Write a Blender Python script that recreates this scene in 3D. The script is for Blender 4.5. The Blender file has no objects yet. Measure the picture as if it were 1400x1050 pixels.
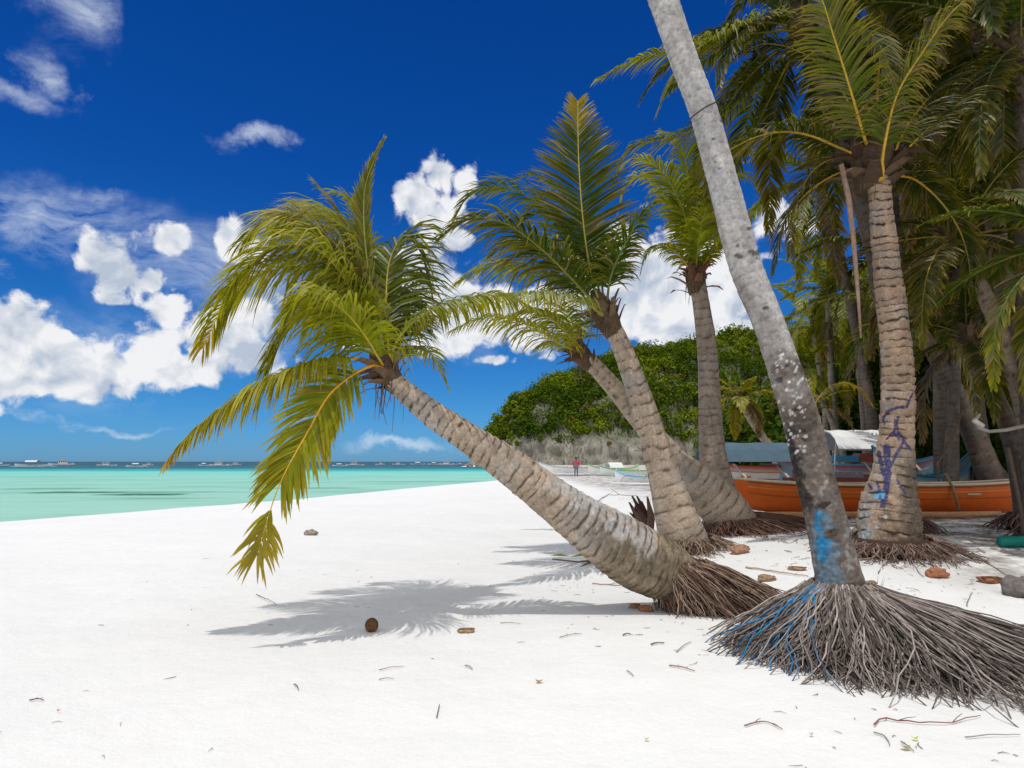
import bpy, math, random
from mathutils import Vector, Matrix, noise
R = math.radians
sc = bpy.context.scene
COL = sc.collection
rnd = random.Random(7)
U = rnd.uniform

# ------------------------------------------------------------------ camera
CH = 1.25; FP = 1400*24/36.0; PITCH = math.atan(106/FP)
cam_d = bpy.data.cameras.new('camera'); cam = bpy.data.objects.new('camera', cam_d); COL.objects.link(cam)
cam_d.lens = 24; cam_d.sensor_width = 36; cam_d.clip_start = .05; cam_d.clip_end = 20000
cam.location = (0, 0, CH); cam.rotation_euler = (R(90)+PITCH, 0, 0)
sc.camera = cam
FW = Vector((0, math.cos(PITCH), math.sin(PITCH))); UPV = Vector((0, -math.sin(PITCH), math.cos(PITCH)))
def ray(px, py): return (FW + Vector(((px-700)/FP, 0, 0)) + UPV*((525-py)/FP)).normalized()
def P(px, py, D):
    d = ray(px, py); return Vector((0, 0, CH)) + d*(D/d.y)
def proj(c):
    v = c-Vector((0, 0, CH)); f = v.dot(FW)
    return 700+v.x/f*FP, 525-v.dot(UPV)/f*FP
def ss(x, a, b):
    t = min(1, max(0, (x-a)/(b-a))); return t*t*(3-2*t)
def lerp(a, b, t): return a+(b-a)*t
def interp(tab, x):
    if x <= tab[0][0]: return tab[0][1]
    for (a, va), (b, vb) in zip(tab, tab[1:]):
        if x <= b: return va+(vb-va)*(x-a)/(b-a)
    return tab[-1][1]
SEA = -.55
SHORE = [(-300, -150), (-10, -27), (0, -23.3), (20, -15), (29.5, -11.1), (43, -7.7), (70, 0), (120, 11), (180, 14), (225, 2), (245, -18), (262, -19), (290, 0), (350, 80), (600, 600), (9000, 9000)]
def gz0(x, y):
    s = (x-interp(SHORE, y))*.92
    z = SEA + (.55*(1-math.exp(-s/4)) if s > 0 else max(-4, s*.05))
    z += .3*ss(x, .6, 4.5)*ss(y, 5, 9)*(1-ss(y, 18, 40))
    return z
def gz(x, y):
    z = gz0(x, y)
    if abs(x) < 40 and y < 60:
        k = min(1, max(.15, (z-SEA)/.5))
        z += k*((.04*noise.noise(Vector((x*.45, y*.45, 3)))) + .020*noise.noise(Vector((x*1.7, y*1.7, 9))) + .007*noise.noise(Vector((x*4.3, y*4.3, 1))))
    return z
def G(px, py):
    d = ray(px, py); t = .5; p = Vector((0, 0, CH))
    while t < 400:
        q = p+d*t
        if q.z < gz(q.x, q.y): break
        t *= 1.004
    return Vector((q.x, q.y, gz(q.x, q.y)))

# ------------------------------------------------------------------ object helpers
def tag(o, label=None, cat=None, group=None, kind=None):
    if label: o['label'] = label
    if cat: o['category'] = cat
    if group: o['group'] = group
    if kind: o['kind'] = kind
    return o
def empty(name, loc, label=None, cat=None, group=None):
    o = bpy.data.objects.new(name, None); COL.objects.link(o); o.location = loc; o.empty_display_size = .2
    return tag(o, label, cat, group)
def org(o):
    v = Vector((0, 0, 0))
    while o: v += o.location; o = o.parent
    return v
def mk(name, V, F, mats, parent=None, cols=None, smooth=False, mi=None, at=None):
    me = bpy.data.meshes.new(name)
    o = org(parent) if parent else (Vector(at) if at else Vector((0, 0, 0)))
    me.from_pydata([(v[0]-o.x, v[1]-o.y, v[2]-o.z) for v in V], [], F)
    for m in (mats if isinstance(mats, (list, tuple)) else [mats]): me.materials.append(m)
    if mi: me.polygons.foreach_set('material_index', mi)
    if cols:
        a = me.color_attributes.new('Col', 'FLOAT_COLOR', 'POINT')
        flat = []
        for c in cols: flat.extend((c[0], c[1], c[2], 1.0))
        a.data.foreach_set('color', flat)
    if smooth: me.polygons.foreach_set('use_smooth', [True]*len(me.polygons))
    me.update()
    ob = bpy.data.objects.new(name, me); COL.objects.link(ob)
    if parent: ob.parent = parent
    elif at: ob.location = o
    return ob
def copy_tree(o, parent=None):
    c = o.copy(); COL.objects.link(c); c.parent = parent
    for ch in list(o.children): copy_tree(ch, c)
    return c
class MB:
    def __init__(s): s.V = []; s.F = []; s.C = []; s.M = []
    def add(s, V, F, col=(1, 1, 1), m=0):
        b = len(s.V); s.V += [Vector(v) for v in V]; s.F += [tuple(i+b for i in f) for f in F]
        s.C += (col if isinstance(col, list) else [col]*len(V)); s.M += [m]*len(F)
    def box(s, c, d, col=(1, 1, 1), m=0, rz=0, ax=None):
        c = Vector(c); hx, hy, hz = d[0]/2, d[1]/2, d[2]/2
        V = []
        for z in (-hz, hz):
            for x, y in ((-hx, -hy), (hx, -hy), (hx, hy), (-hx, hy)):
                v = Vector((x, y, z)); v.rotate(Matrix.Rotation(rz, 3, 'Z'))
                if ax: v = ax @ v
                V.append(c+v)
        s.add(V, [(3, 2, 1, 0), (4, 5, 6, 7), (0, 1, 5, 4), (1, 2, 6, 5), (2, 3, 7, 6), (3, 0, 4, 7)], col, m)
    def tube(s, pts, rad, n=8, col=(1, 1, 1), m=0, cap=True):
        pts = [Vector(p) for p in pts]; N = len(pts); V = []; F = []
        u = None
        for i, p in enumerate(pts):
            t = (pts[min(i+1, N-1)]-pts[max(i-1, 0)]).normalized()
            if u is None:
                u = t.orthogonal().normalized()
            else:
                u = (u-t*u.dot(t))
                u = u.normalized() if u.length > 1e-6 else t.orthogonal().normalized()
            w = t.cross(u); r = rad[i] if isinstance(rad, (list, tuple)) else rad
            for k in range(n):
                a = 2*math.pi*k/n; V.append(p+(u*math.cos(a)+w*math.sin(a))*r)
        for i in range(N-1):
            for k in range(n):
                k2 = (k+1) % n; F.append((i*n+k, i*n+k2, (i+1)*n+k2, (i+1)*n+k))
        if cap: F.append(tuple(range(n-1, -1, -1))); F.append(tuple((N-1)*n+k for k in range(n)))
        s.add(V, F, col, m)
    def build(s, name, mats, parent=None, smooth=False, at=None):
        return mk(name, s.V, s.F, mats, parent, s.C, smooth, s.M, at)
def crom(pts, M):
    """Catmull-Rom through tuples, resampled to M points evenly in length"""
    n = len(pts); dim = len(pts[0]); dense = []
    for i in range(n-1):
        p0 = pts[max(i-1, 0)]; p1 = pts[i]; p2 = pts[i+1]; p3 = pts[min(i+2, n-1)]
        for k in range(16):
            t = k/16
            dense.append(tuple(.5*((2*p1[j])+(-p0[j]+p2[j])*t+(2*p0[j]-5*p1[j]+4*p2[j]-p3[j])*t*t+(-p0[j]+3*p1[j]-3*p2[j]+p3[j])*t**3) for j in range(dim)))
    dense.append(tuple(pts[-1]))
    d = [0]
    for a, b in zip(dense, dense[1:]): d.append(d[-1]+math.dist(a[:3], b[:3]))
    out = []; j = 0
    for i in range(M):
        s = d[-1]*i/(M-1)
        while j < len(d)-2 and d[j+1] < s: j += 1
        f = (s-d[j])/max(1e-9, d[j+1]-d[j]); f = min(1, max(0, f))
        out.append(tuple(lerp(dense[j][q], dense[j+1][q], f) for q in range(dim)))
    return out, d[-1]

# ------------------------------------------------------------------ materials
def newmat(name):
    m = bpy.data.materials.new(name); m.use_nodes = True; nt = m.node_tree; nt.nodes.clear()
    return m, nt
class NG:
    def __init__(s, nt): s.nt = nt
    def n(s, t, **k):
        o = s.nt.nodes.new(t)
        for a, b in k.items(): setattr(o, a, b)
        return o
    def l(s, a, b): s.nt.links.new(a, b)
    def put(s, inp, v):
        if isinstance(v, bpy.types.NodeSocket): s.l(v, inp)
        elif v is not None: inp.default_value = v
    def math(s, op, a, b=None, c=None, clamp=False):
        o = s.n('ShaderNodeMath', operation=op, use_clamp=clamp); s.put(o.inputs[0], a); s.put(o.inputs[1], b)
        if c is not None: s.put(o.inputs[2], c)
        return o.outputs[0]
    def vm(s, op, a, b=None, c=None, out=0):
        o = s.n('ShaderNodeVectorMath', operation=op); s.put(o.inputs[0], a)
        if b is not None: s.put(o.inputs[1], b)
        if c is not None: s.put(o.inputs[2], c)
        return o.outputs[out]
    def mix(s, f, a, b, bt='MIX'):
        o = s.n('ShaderNodeMix', data_type='RGBA', blend_type=bt); s.put(o.inputs[0], f); s.put(o.inputs[6], a); s.put(o.inputs[7], b)
        return o.outputs[2]
    def noise(s, vec, scale, detail=4, rough=.5, dist=0):
        o = s.n('ShaderNodeTexNoise'); s.put(o.inputs['Vector'], vec); o.inputs['Scale'].default_value = scale
        o.inputs['Detail'].default_value = detail; o.inputs['Roughness'].default_value = rough; o.inputs['Distortion'].default_value = dist
        return o.outputs[0]
    def mr(s, v, a, b, c=0., d=1., smooth=False):
        o = s.n('ShaderNodeMapRange'); o.interpolation_type = 'SMOOTHSTEP' if smooth else 'LINEAR'
        s.put(o.inputs[0], v)
        for i, x in enumerate((a, b, c, d)): o.inputs[i+1].default_value = x
        return o.outputs[0]
    def ramp(s, v, stops):
        o = s.n('ShaderNodeValToRGB'); s.put(o.inputs[0], v); e = o.color_ramp.elements
        while len(e) < len(stops): e.new(.5)
        for x, (p, c) in zip(e, stops): x.position = p; x.color = (*c, 1)
        return o.outputs[0]
    def bump(s, h, st, dist):
        o = s.n('ShaderNodeBump'); o.inputs['Strength'].default_value = st; o.inputs['Distance'].default_value = dist; s.l(h, o.inputs['Height']); return o.outputs[0]
    def prin(s, col, rough=.6, spec=.3, normal=None, metal=0):
        o = s.n('ShaderNodeBsdfPrincipled'); s.put(o.inputs['Base Color'], col); s.put(o.inputs['Roughness'], rough)
        o.inputs['Specular IOR Level'].default_value = spec; o.inputs['Metallic'].default_value = metal
        if normal: s.l(normal, o.inputs['Normal'])
        return o.outputs[0]
    def out(s, sh): o = s.n('ShaderNodeOutputMaterial'); s.l(sh, o.inputs[0])
def pos(g): return g.n('ShaderNodeNewGeometry').outputs['Position']
def objc(g): return g.n('ShaderNodeTexCoord').outputs['Object']
def colattr(g): return g.n('ShaderNodeVertexColor', layer_name='Col').outputs[0]

def m_leaf(name, trans=.47, spec=.11):
    m, nt = newmat(name); g = NG(nt); c = colattr(g)
    n = g.noise(objc(g), 9, 3); c2 = g.mix(g.mr(n, .3, .7, 0, .55), c, g.mix(1., c, (.62, .66, .5, 1), 'MULTIPLY'))
    d = g.n('ShaderNodeBsdfDiffuse'); g.l(c2, d.inputs[0])
    t = g.n('ShaderNodeBsdfTranslucent'); g.l(g.mix(1., c2, (1.25, 1.15, .5, 1), 'MULTIPLY'), t.inputs[0])
    a = g.n('ShaderNodeMixShader'); a.inputs[0].default_value = trans; g.l(d.outputs[0], a.inputs[1]); g.l(t.outputs[0], a.inputs[2])
    gl = g.n('ShaderNodeBsdfGlossy'); gl.inputs['Roughness'].default_value = .5; gl.inputs[0].default_value = (.5, .52, .5, 1)
    fr = g.n('ShaderNodeFresnel'); fr.inputs[0].default_value = 1.4
    b = g.n('ShaderNodeMixShader'); g.l(g.math('MULTIPLY', fr.outputs[0], spec, clamp=True), b.inputs[0]); g.l(a.outputs[0], b.inputs[1]); g.l(gl.outputs[0], b.inputs[2])
    g.out(b.outputs[0]); return m
def m_vc(name, rough=.8, spec=.2, nscale=30, namp=.5, bump=.4, bd=.01, nd=6, stretch=(1, 1, 1)):
    m, nt = newmat(name); g = NG(nt); c = colattr(g); v = g.vm('MULTIPLY', objc(g), stretch)
    n = g.noise(v, nscale, nd, .65); f = g.mr(n, .25, .75, 1-namp, 1+namp)
    comb = g.n('ShaderNodeCombineXYZ'); [g.l(f, comb.inputs[i]) for i in range(3)]
    cc = g.vm('MULTIPLY', c, comb.outputs[0])
    g.out(g.prin(cc, rough, spec, g.bump(n, bump, bd) if bump else None)); return m
LEAF = m_leaf('palm_leaf'); FOREST = m_leaf('forest_leaf', .25, .0)
RIB = m_vc('palm_midrib', .45, .4, 20, .25, 0)
BARK = m_vc('palm_bark', .85, .15, 38, .42, .55, .012)
ROOT = m_vc('palm_roots', .9, .1, 60, .4, .3, .004)
PAINT = m_vc('boat_paint', .42, .4, 7, .13, .08, .004)
WOOD = m_vc('weathered_wood', .8, .2, 25, .35, .3, .006)
HUSK = m_vc('coconut_husk', .85, .15, 45, .4, .5, .006)
CLOTH = m_vc('cloth', .9, .1, 5, .12, 0)
ROCK = None

def m_sand():
    m, nt = newmat('white_sand'); g = NG(nt); p = pos(g)
    big = g.noise(p, .35, 4); mid = g.noise(p, 3.2, 5, .6); fine = g.noise(p, 55, 4, .7); grain = g.noise(p, 260, 2, .7)
    c = g.mix(g.mr(big, .35, .65), (.775, .768, .752, 1), (.81, .803, .79, 1))
    c = g.mix(g.mr(mid, .4, .7, 0, .35), c, (.75, .735, .70, 1))
    c = g.mix(g.mr(grain, .62, .74, 0, .35), c, (.5, .47, .42, 1))
    # leaf mould and dirt of the ground under the palm grove
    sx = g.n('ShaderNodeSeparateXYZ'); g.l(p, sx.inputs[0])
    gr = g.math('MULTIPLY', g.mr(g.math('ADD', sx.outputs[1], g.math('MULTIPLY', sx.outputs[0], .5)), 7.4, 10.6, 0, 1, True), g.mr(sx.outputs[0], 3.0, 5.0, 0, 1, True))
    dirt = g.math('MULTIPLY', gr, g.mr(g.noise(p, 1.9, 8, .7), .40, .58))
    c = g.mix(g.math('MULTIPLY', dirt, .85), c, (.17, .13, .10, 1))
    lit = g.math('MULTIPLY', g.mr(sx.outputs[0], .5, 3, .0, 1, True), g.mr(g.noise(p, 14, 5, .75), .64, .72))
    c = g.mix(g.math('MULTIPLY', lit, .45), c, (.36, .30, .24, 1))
    wet = g.mr(sx.outputs[2], SEA, SEA+.05, 1, 0)
    c = g.mix(g.math('MULTIPLY', wet, .3), c, (.62, .58, .50, 1))
    h = g.math('ADD', g.math('MULTIPLY', g.noise(p, 7, 5, .6), 1.0), g.math('MULTIPLY', fine, .22))
    h = g.math('ADD', h, g.math('MULTIPLY', grain, .07))
    g.out(g.prin(c, .95, .05, g.bump(h, .6, .03))); return m
def m_water():
    m, nt = newmat('sea_water'); g = NG(nt); p = pos(g); sx = g.n('ShaderNodeSeparateXYZ'); g.l(p, sx.inputs[0])
    st = g.vm('MULTIPLY', p, (.35, 1, 1))
    wob = g.math('MULTIPLY', g.math('SUBTRACT', g.noise(st, .03, 3), .5), 30)
    d = g.math('ADD', sx.outputs[1], wob)
    f = g.mr(d, 0, 400)
    c = g.ramp(f, [(0, (.33, .56, .47)), (.10, (.28, .54, .46)), (.24, (.22, .54, .48)), (.30, (.17, .55, .50)), (.345, (.010, .38, .38)), (.42, (.003, .18, .25)), (.50, (.001, .08, .15)), (1, (.001, .045, .115))])
    # sea grass patches on the shallow bottom
    sg = g.noise(g.vm('MULTIPLY', p, (.6, 1.5, 1)), .11, 6, .6)
    c = g.mix(g.math('MULTIPLY', g.mr(sg, .50, .68), g.mr(sx.outputs[1], 90, 130, .8, 0)), c, (.17, .40, .29, 1))
    c = g.mix(g.mr(g.noise(g.vm('MULTIPLY', p, (.5, 2.5, 1)), .35, 6, .65), .4, .7, 0, .35), c, (.40, .62, .56, 1))
    for (bx, by, rx, ry, s) in ((-20.5, 38, 3.2, 1.9, 1.), (-25.5, 40.5, 3.6, 1.7, .9), (-31, 46, 5, 2.2, .5), (-14, 47, 5, 2, .45), (-22, 41, 9, 1.6, .45), (-17, 34, 3, .7, .4), (-6, 62, 13, 2.6, .4)):
        v = g.vm('MULTIPLY', g.vm('SUBTRACT', p, (bx, by, SEA)), (1/rx, 1/ry, 0))
        v = g.vm('ADD', v, g.vm('MULTIPLY', g.vm('SUBTRACT', g.n('ShaderNodeTexNoise').outputs[1], (.5, .5, .5)), (0, 0, 0)))
        ln = g.math('ADD', g.vm('LENGTH', v, out=1), g.math('MULTIPLY', g.math('SUBTRACT', g.noise(p, .7, 5, .6), .5), 1.4))
        c = g.mix(g.math('MULTIPLY', g.mr(ln, .3, 1.1, 1, 0, True), s), c, (.05, .17, .11, 1))
    wv = g.math('ADD', g.noise(g.vm('MULTIPLY', p, (.7, 1.6, 1)), 1.3, 6, .6), g.math('MULTIPLY', g.noise(g.vm('MULTIPLY', p, (.4, 1.2, 1)), .25, 3), 1.5))
    foam = g.math('MULTIPLY', g.mr(g.noise(g.vm('MULTIPLY', p, (.5, 2.2, 1)), .5, 5, .7), .68, .74), .25)
    c = g.mix(foam, c, (.7, .8, .78, 1))
    bp = g.bump(wv, .4, .12); df = g.n('ShaderNodeBsdfDiffuse'); g.l(c, df.inputs[0]); g.l(bp, df.inputs[1])
    gl_ = g.n('ShaderNodeBsdfGlossy'); gl_.inputs['Roughness'].default_value = .3; g.l(bp, gl_.inputs['Normal']); fr = g.n('ShaderNodeFresnel'); fr.inputs[0].default_value = 1.33; g.l(bp, fr.inputs[1])
    mx = g.n('ShaderNodeMixShader'); g.l(g.math('MINIMUM', g.math('MULTIPLY', fr.outputs[0], .4), .022), mx.inputs[0]); g.l(df.outputs[0], mx.inputs[1]); g.l(gl_.outputs[0], mx.inputs[2])
    g.out(mx.outputs[0]); return m
def m_rock():
    m, nt = newmat('limestone'); g = NG(nt); p = objc(g)
    a = g.noise(g.vm('MULTIPLY', p, (1, 1, .35)), .16, 8, .65, .4); b = g.noise(g.vm('MULTIPLY', p, (1.4, 1, .5)), .7, 6, .7); k = g.noise(g.vm('MULTIPLY', p, (1, 1, 2.5)), .1, 5, .6)
    c = g.ramp(a, [(.3, (.13, .12, .11)), (.48, (.27, .26, .23)), (.6, (.36, .34, .30)), (.75, (.46, .39, .30))])
    c = g.mix(g.mr(b, .52, .64, 0, .8), c, (.06, .055, .05, 1))
    c = g.mix(g.mr(k, .58, .66, 0, .5), c, (.09, .12, .03, 1))
    sz = g.n('ShaderNodeSeparateXYZ'); g.l(p, sz.inputs[0])
    veg = g.mr(g.math('ADD', sz.outputs[2], g.math('MULTIPLY', g.math('SUBTRACT', a, .5), 12)), 8.5, 10.5, 0, 1)
    veg = g.math('MULTIPLY', veg, g.mr(b, .48, .56, 1, .1))
    c = g.mix(veg, c, g.mix(g.mr(g.noise(p, .9, 5, .7), .4, .6), (.02, .035, .008, 1), (.07, .10, .015, 1)))
    g.out(g.prin(g.mix(1., c, (1.55, 1.5, 1.4, 1), 'MULTIPLY'), .95, .05, g.bump(b, 1., 2.2))); return m
SAND = m_sand(); WATER = m_water(); ROCK = m_rock()

# ------------------------------------------------------------------ ground, sea
def axis(segs):
    out = [segs[0][0]]
    for a, b, st in segs:
        n = max(1, round((b-a)/st)); out += [a+(b-a)*(i+1)/n for i in range(n)]
    return out
XS = axis([(-6000, -1000, 1000), (-1000, -200, 100), (-200, -40, 8), (-40, -12, 1), (-12, -5, .25), (-5, 7.5, .07), (7.5, 16, .3), (16, 60, 2), (60, 400, 17), (400, 6000, 700)])
YS = axis([(-200, -10, 20), (-10, 2, .8), (2, 9, .06), (9, 14, .12), (14, 30, .4), (30, 100, 1.5), (100, 320, 5), (320, 1000, 50), (1000, 9000, 1000)])
V = [(x, y, gz(x, y)) for y in YS for x in XS]; nx = len(XS)
F = [(j*nx+i, j*nx+i+1, (j+1)*nx+i+1, (j+1)*nx+i) for j in range(len(YS)-1) for i in range(nx-1)]
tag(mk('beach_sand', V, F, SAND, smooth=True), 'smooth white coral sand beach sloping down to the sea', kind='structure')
WX = [-9000, -1000, -200, -60, 0, 60, 300, 9000]; WY = [-300, 0, 60, 200, 600, 3000, 12000]
tag(mk('sea', [(x, y, SEA) for y in WY for x in WX], [(j*8+i, j*8+i+1, (j+1)*8+i+1, (j+1)*8+i) for j in range(6) for i in range(7)], WATER), 'shallow turquoise sea turning deep blue at the horizon', kind='structure')

# ------------------------------------------------------------------ palms
def trunk(parent, pts, sp, amp, crev, basecol, crevcol, fine=.012, n=36, paint=None, seed=0, lump=.04):
    """pts: (px, py, width_px, depth); a ringed, bulging palm trunk"""
    W = []
    for i, (a, b, w, D) in enumerate(pts):
        p_, q_ = pts[max(0, i-1)], pts[min(len(pts)-1, i+1)]
        sl = math.atan2(abs(p_[0]-q_[0]), abs(p_[1]-q_[1])+1e-6); k = (math.cos(min(sl, .5)) if a > 600 and sl < .6 else 1)*math.cos(math.atan((a-700)/FP))*.96
        W.append((*P(a, b, D), w*.5/FP*D*k))
    return trunk_w(parent, W, sp, amp, crev, basecol, crevcol, fine, n, paint, seed, lump)
def trunk_w(parent, W, sp, amp, crev, basecol, crevcol, fine=.012, n=36, paint=None, seed=0, lump=.04):
    _, L = crom(W, 8); M = max(12, int(L/fine)); S, L = crom(W, M); V = []; C = []; F = []; u = None
    for i, s in enumerate(S):
        p = Vector(s[:3]); r = s[3]
        t = (Vector(S[min(i+3, M-1)][:3])-Vector(S[max(i-3, 0)][:3])).normalized()
        if u is None: u = t.orthogonal().normalized()
        else: u = (u-t*u.dot(t)).normalized()
        w = t.cross(u); v = L*i/(M-1)
        for k in range(n):
            a = 2*math.pi*k/n; d = u*math.cos(a)+w*math.sin(a)
            q = Vector((math.cos(a)*1.1, math.sin(a)*1.1, v*2.2+seed))
            ph = v/sp+.30*noise.noise(q*.9)+.13*noise.noise(Vector((math.cos(a)*2.5, math.sin(a)*2.5, v*4+seed*3)))
            ph += .8*noise.noise(Vector((0, seed, v/sp*.45))); f = ph-math.floor(ph); ring = math.floor(ph)
            ra = .6+.8*noise.cell(Vector((ring, seed, 0)))
            saw = (f-.5)
            rr = r*(1+lump*noise.noise(q*1.7)+lump*.6*noise.noise(q*5))+amp*ra*saw*min(1, r/.12)
            rr -= amp*.9*math.exp(-f/.08)*max(0, noise.noise(Vector((math.cos(a)*3, math.sin(a)*3, ring*2.1+seed)))*1.6)
            co = p+d*rr; V.append(co)
            dash = ss(noise.noise(Vector((math.cos(a)*2.2, math.sin(a)*2.2, ring*1.7+seed*5))), -.35, .35)
            dk = min(1, crev*1.25*dash*math.exp(-((min(f, 1-f)/(.05+.07*dash))**2))+.10*crev*math.exp(-(f/.2)))
            tone = 1+.30*noise.noise(Vector((math.cos(a)*1.6, math.sin(a)*1.6, v*3.1+seed)))+.16*noise.noise(co*17)+.08*(noise.cell(Vector((ring, seed, 7)))-.5)
            bc = basecol(v/L, co) if callable(basecol) else basecol
            tone *= 1+.14*(f-.4); c = [b*tone for b in bc]
            gm = ss(noise.noise(co*2.3)+.5*noise.noise(co*8), -.1, .6)*.45; gr_ = sum(c)/3*.95; c = [lerp(x, gr_, gm) for x in c]
            if paint:
                pc = paint(co, d, v/L)
                if pc: c = [lerp(x, y*(.85+.5*noise.noise(co*30)), pc[3]*(1-.35*ss(noise.noise(co*45), .1, .5))) for x, y in zip(c, pc[:3])]
            c = [lerp(b, k2, min(1, dk)) for b, k2 in zip(c, crevcol)]
            C.append(c)
    for i in range(M-1):
        for k in range(n):
            k2 = (k+1) % n; F.append((i*n+k, i*n+k2, (i+1)*n+k2, (i+1)*n+k))
    F.append(tuple(range(n-1, -1, -1))); F.append(tuple((M-1)*n+k for k in range(n)))
    return mk('trunk', V, F, BARK, parent, C, True)

GREEN = (.155, .22, .016); LIME = (.36, .385, .022); YEL = (.60, .40, .03); DRY = (.30, .22, .13); DARK = (.060, .100, .014); ORANGE = (.78, .36, .02)
def mixc(a, b, t): return tuple(lerp(x, y, t) for x, y in zip(a, b))
def frond(parent, pts, leaf=.4, droop=1.0, n=60, w=.022, col=GREEN, tip=LIME, tipyel=.5, rib=YEL, ribr=.014, start=.16, vee=10, wind=(0, 0, 0), ang=(62, 28), rag=.2, gap=None, up=(0, 0, 1), dry=.06, endyel=None, seg=4, fan=0):
    """pts: world points from the crown outwards. Makes frond (leaflets) > midrib."""
    n = int(n*1.4); w = w*.78
    M = 36; S, L = crom([tuple(p) for p in pts], M); S = [Vector(s) for s in S]; upv = Vector(up); wd = Vector(wind)
    V = []; F = []; C = []
    def fr(t):
        x = t*(M-1); i = min(int(x), M-2); p = S[i].lerp(S[i+1], x-i)
        T = (S[min(i+2, M-1)]-S[max(i-1, 0)]).normalized(); N = upv-T*upv.dot(T)
        if N.length < .15: N = Vector((0, -1, .2))-T*Vector((0, -1, .2)).dot(T)
        N.normalize(); return p, T, N, T.cross(N)
    for i in range(n):
        t0 = start+(1-start)*(i+.5)/n
        for sd in (-1, 1):
            t = min(.999, max(start, t0+U(-.4, .4)*(1-start)/n))
            if gap and gap[0] < t < gap[1]: continue
            if rnd.random() < rag*.35: continue
            p, T, N, S_ = fr(t); q = (t-start)/(1-start)
            a = R(lerp(ang[0], ang[1], q)+U(-7, 7)); ve = R(vee+U(-9, 9))
            prof = (.55+.45*math.sin(math.pi*min(1, q*1.15+.12)))*(1-.55*max(0, q-.75)/.25)
            l = leaf*prof*U(.86, 1.06)*(U(.5, .9) if rnd.random() < rag else 1)
            if fan and t > fan: a = R(U(8, 62)); l = leaf*U(.42, .62)
            d0 = T*math.cos(a)+(S_*sd*math.cos(ve)+N*math.sin(ve))*math.sin(a)
            dr = droop*U(.75, 1.25)
            if rnd.random() < rag*.4: dr *= 2
            W = None; pp = p+d0*.005; base = len(V); roll = U(-.5, .5)
            cc = mixc(col, tip, min(1, max(0, q*.8+U(-.35, .35))))
            br = U(.75, 1.25); cc = tuple(x*br for x in cc)
            if rnd.random() < dry: cc = mixc(cc, DRY, U(.4, 1))
            if endyel and t > endyel[0]: cc = mixc(cc, endyel[1], min(1, (t-endyel[0])/max(.01, 1-endyel[0])*2)*U(.7, 1))
            yl = tipyel*U(.2, 1.3)
            for k in range(seg+1):
                s = k/seg
                d = (d0+Vector((0, 0, -1))*dr*s**1.2*1.1+wd*s).normalized()
                Wv = d.cross(N)
                Wv = Wv.normalized() if Wv.length > .05 else T
                Wv = (Wv+N*roll).normalized()
                ww = w*(.55, 1., .9, .62, .05)[min(4, round(s*4))]*(.7+.3*prof)
                V.append(pp+Wv*ww); V.append(pp-Wv*ww)
                c2 = mixc(cc, YEL if yl < .8 else DRY, min(1, yl*max(0, s-.35)*1.2))
                C.append(c2); C.append(c2)
                pp = pp+d*l/seg
            for k in range(seg):
                b = base+k*2; F.append((b, b+1, b+3, b+2))
    o = mk('frond', V, F, LEAF, parent, C, False)
    b = MB(); rs = [ribr*(1.9 if i < 3 else 1)*(1-.82*i/(M-1)) for i in range(M)]
    cl = []
    for i in range(M):
        cl += [mixc(rib, col, .15+.45*i/M) if not endyel else mixc(rib, YEL, i/M)]*6
    b.tube(S, rs, 6, cl); b.build('midrib', RIB, o, True)
    return o
def arc(c, az, el, L, bend, nseg=9, sag=1.3):
    """points of a frond leaving c at azimuth/elevation and bending down"""
    p = Vector(c); out = [p.copy()]
    for i in range(nseg):
        s = (i+.5)/nseg; e = max(R(-84), R(el)-R(bend)*s**sag)
        p = p+Vector((math.cos(az)*math.cos(e), math.sin(az)*math.cos(e), math.sin(e)))*L/nseg; out.append(p.copy())
    return out
def crown(parent, c, n, L, seed=0, el=(78, -28), bend=(45, 85), leaf=.2, nl=48, w=.024, col=GREEN, tip=LIME, rib=YEL, az0=0, skip=None, droop=.9, dead=1, **kw):
    for i in range(n):
        az = az0+i*2.39996+U(-.2, .2); f = i/max(1, n-1); e = lerp(el[0], el[1], f)+U(-7, 7)
        if skip and skip(az % (2*math.pi), e): continue
        l = L*lerp(.72, 1, min(1, f*2.2))*U(.88, 1.08)
        cc = mixc(col, DARK, U(0, .35)); tp = mixc(tip, YEL, max(0, f-.65)); kd = f > .86 and i % 2 == 0
        if kd: cc, tp = (.15, .095, .055), (.22, .15, .09)
        frond(parent, arc(c, az, e, l, lerp(bend[0], bend[1], f)+U(-10, 10)), leaf*l, droop*U(.7, 1.2), nl, w, cc, tp, .35+.3*f, rib, .012+.004*L/2, dry=.04+.1*f, **kw)
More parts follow.
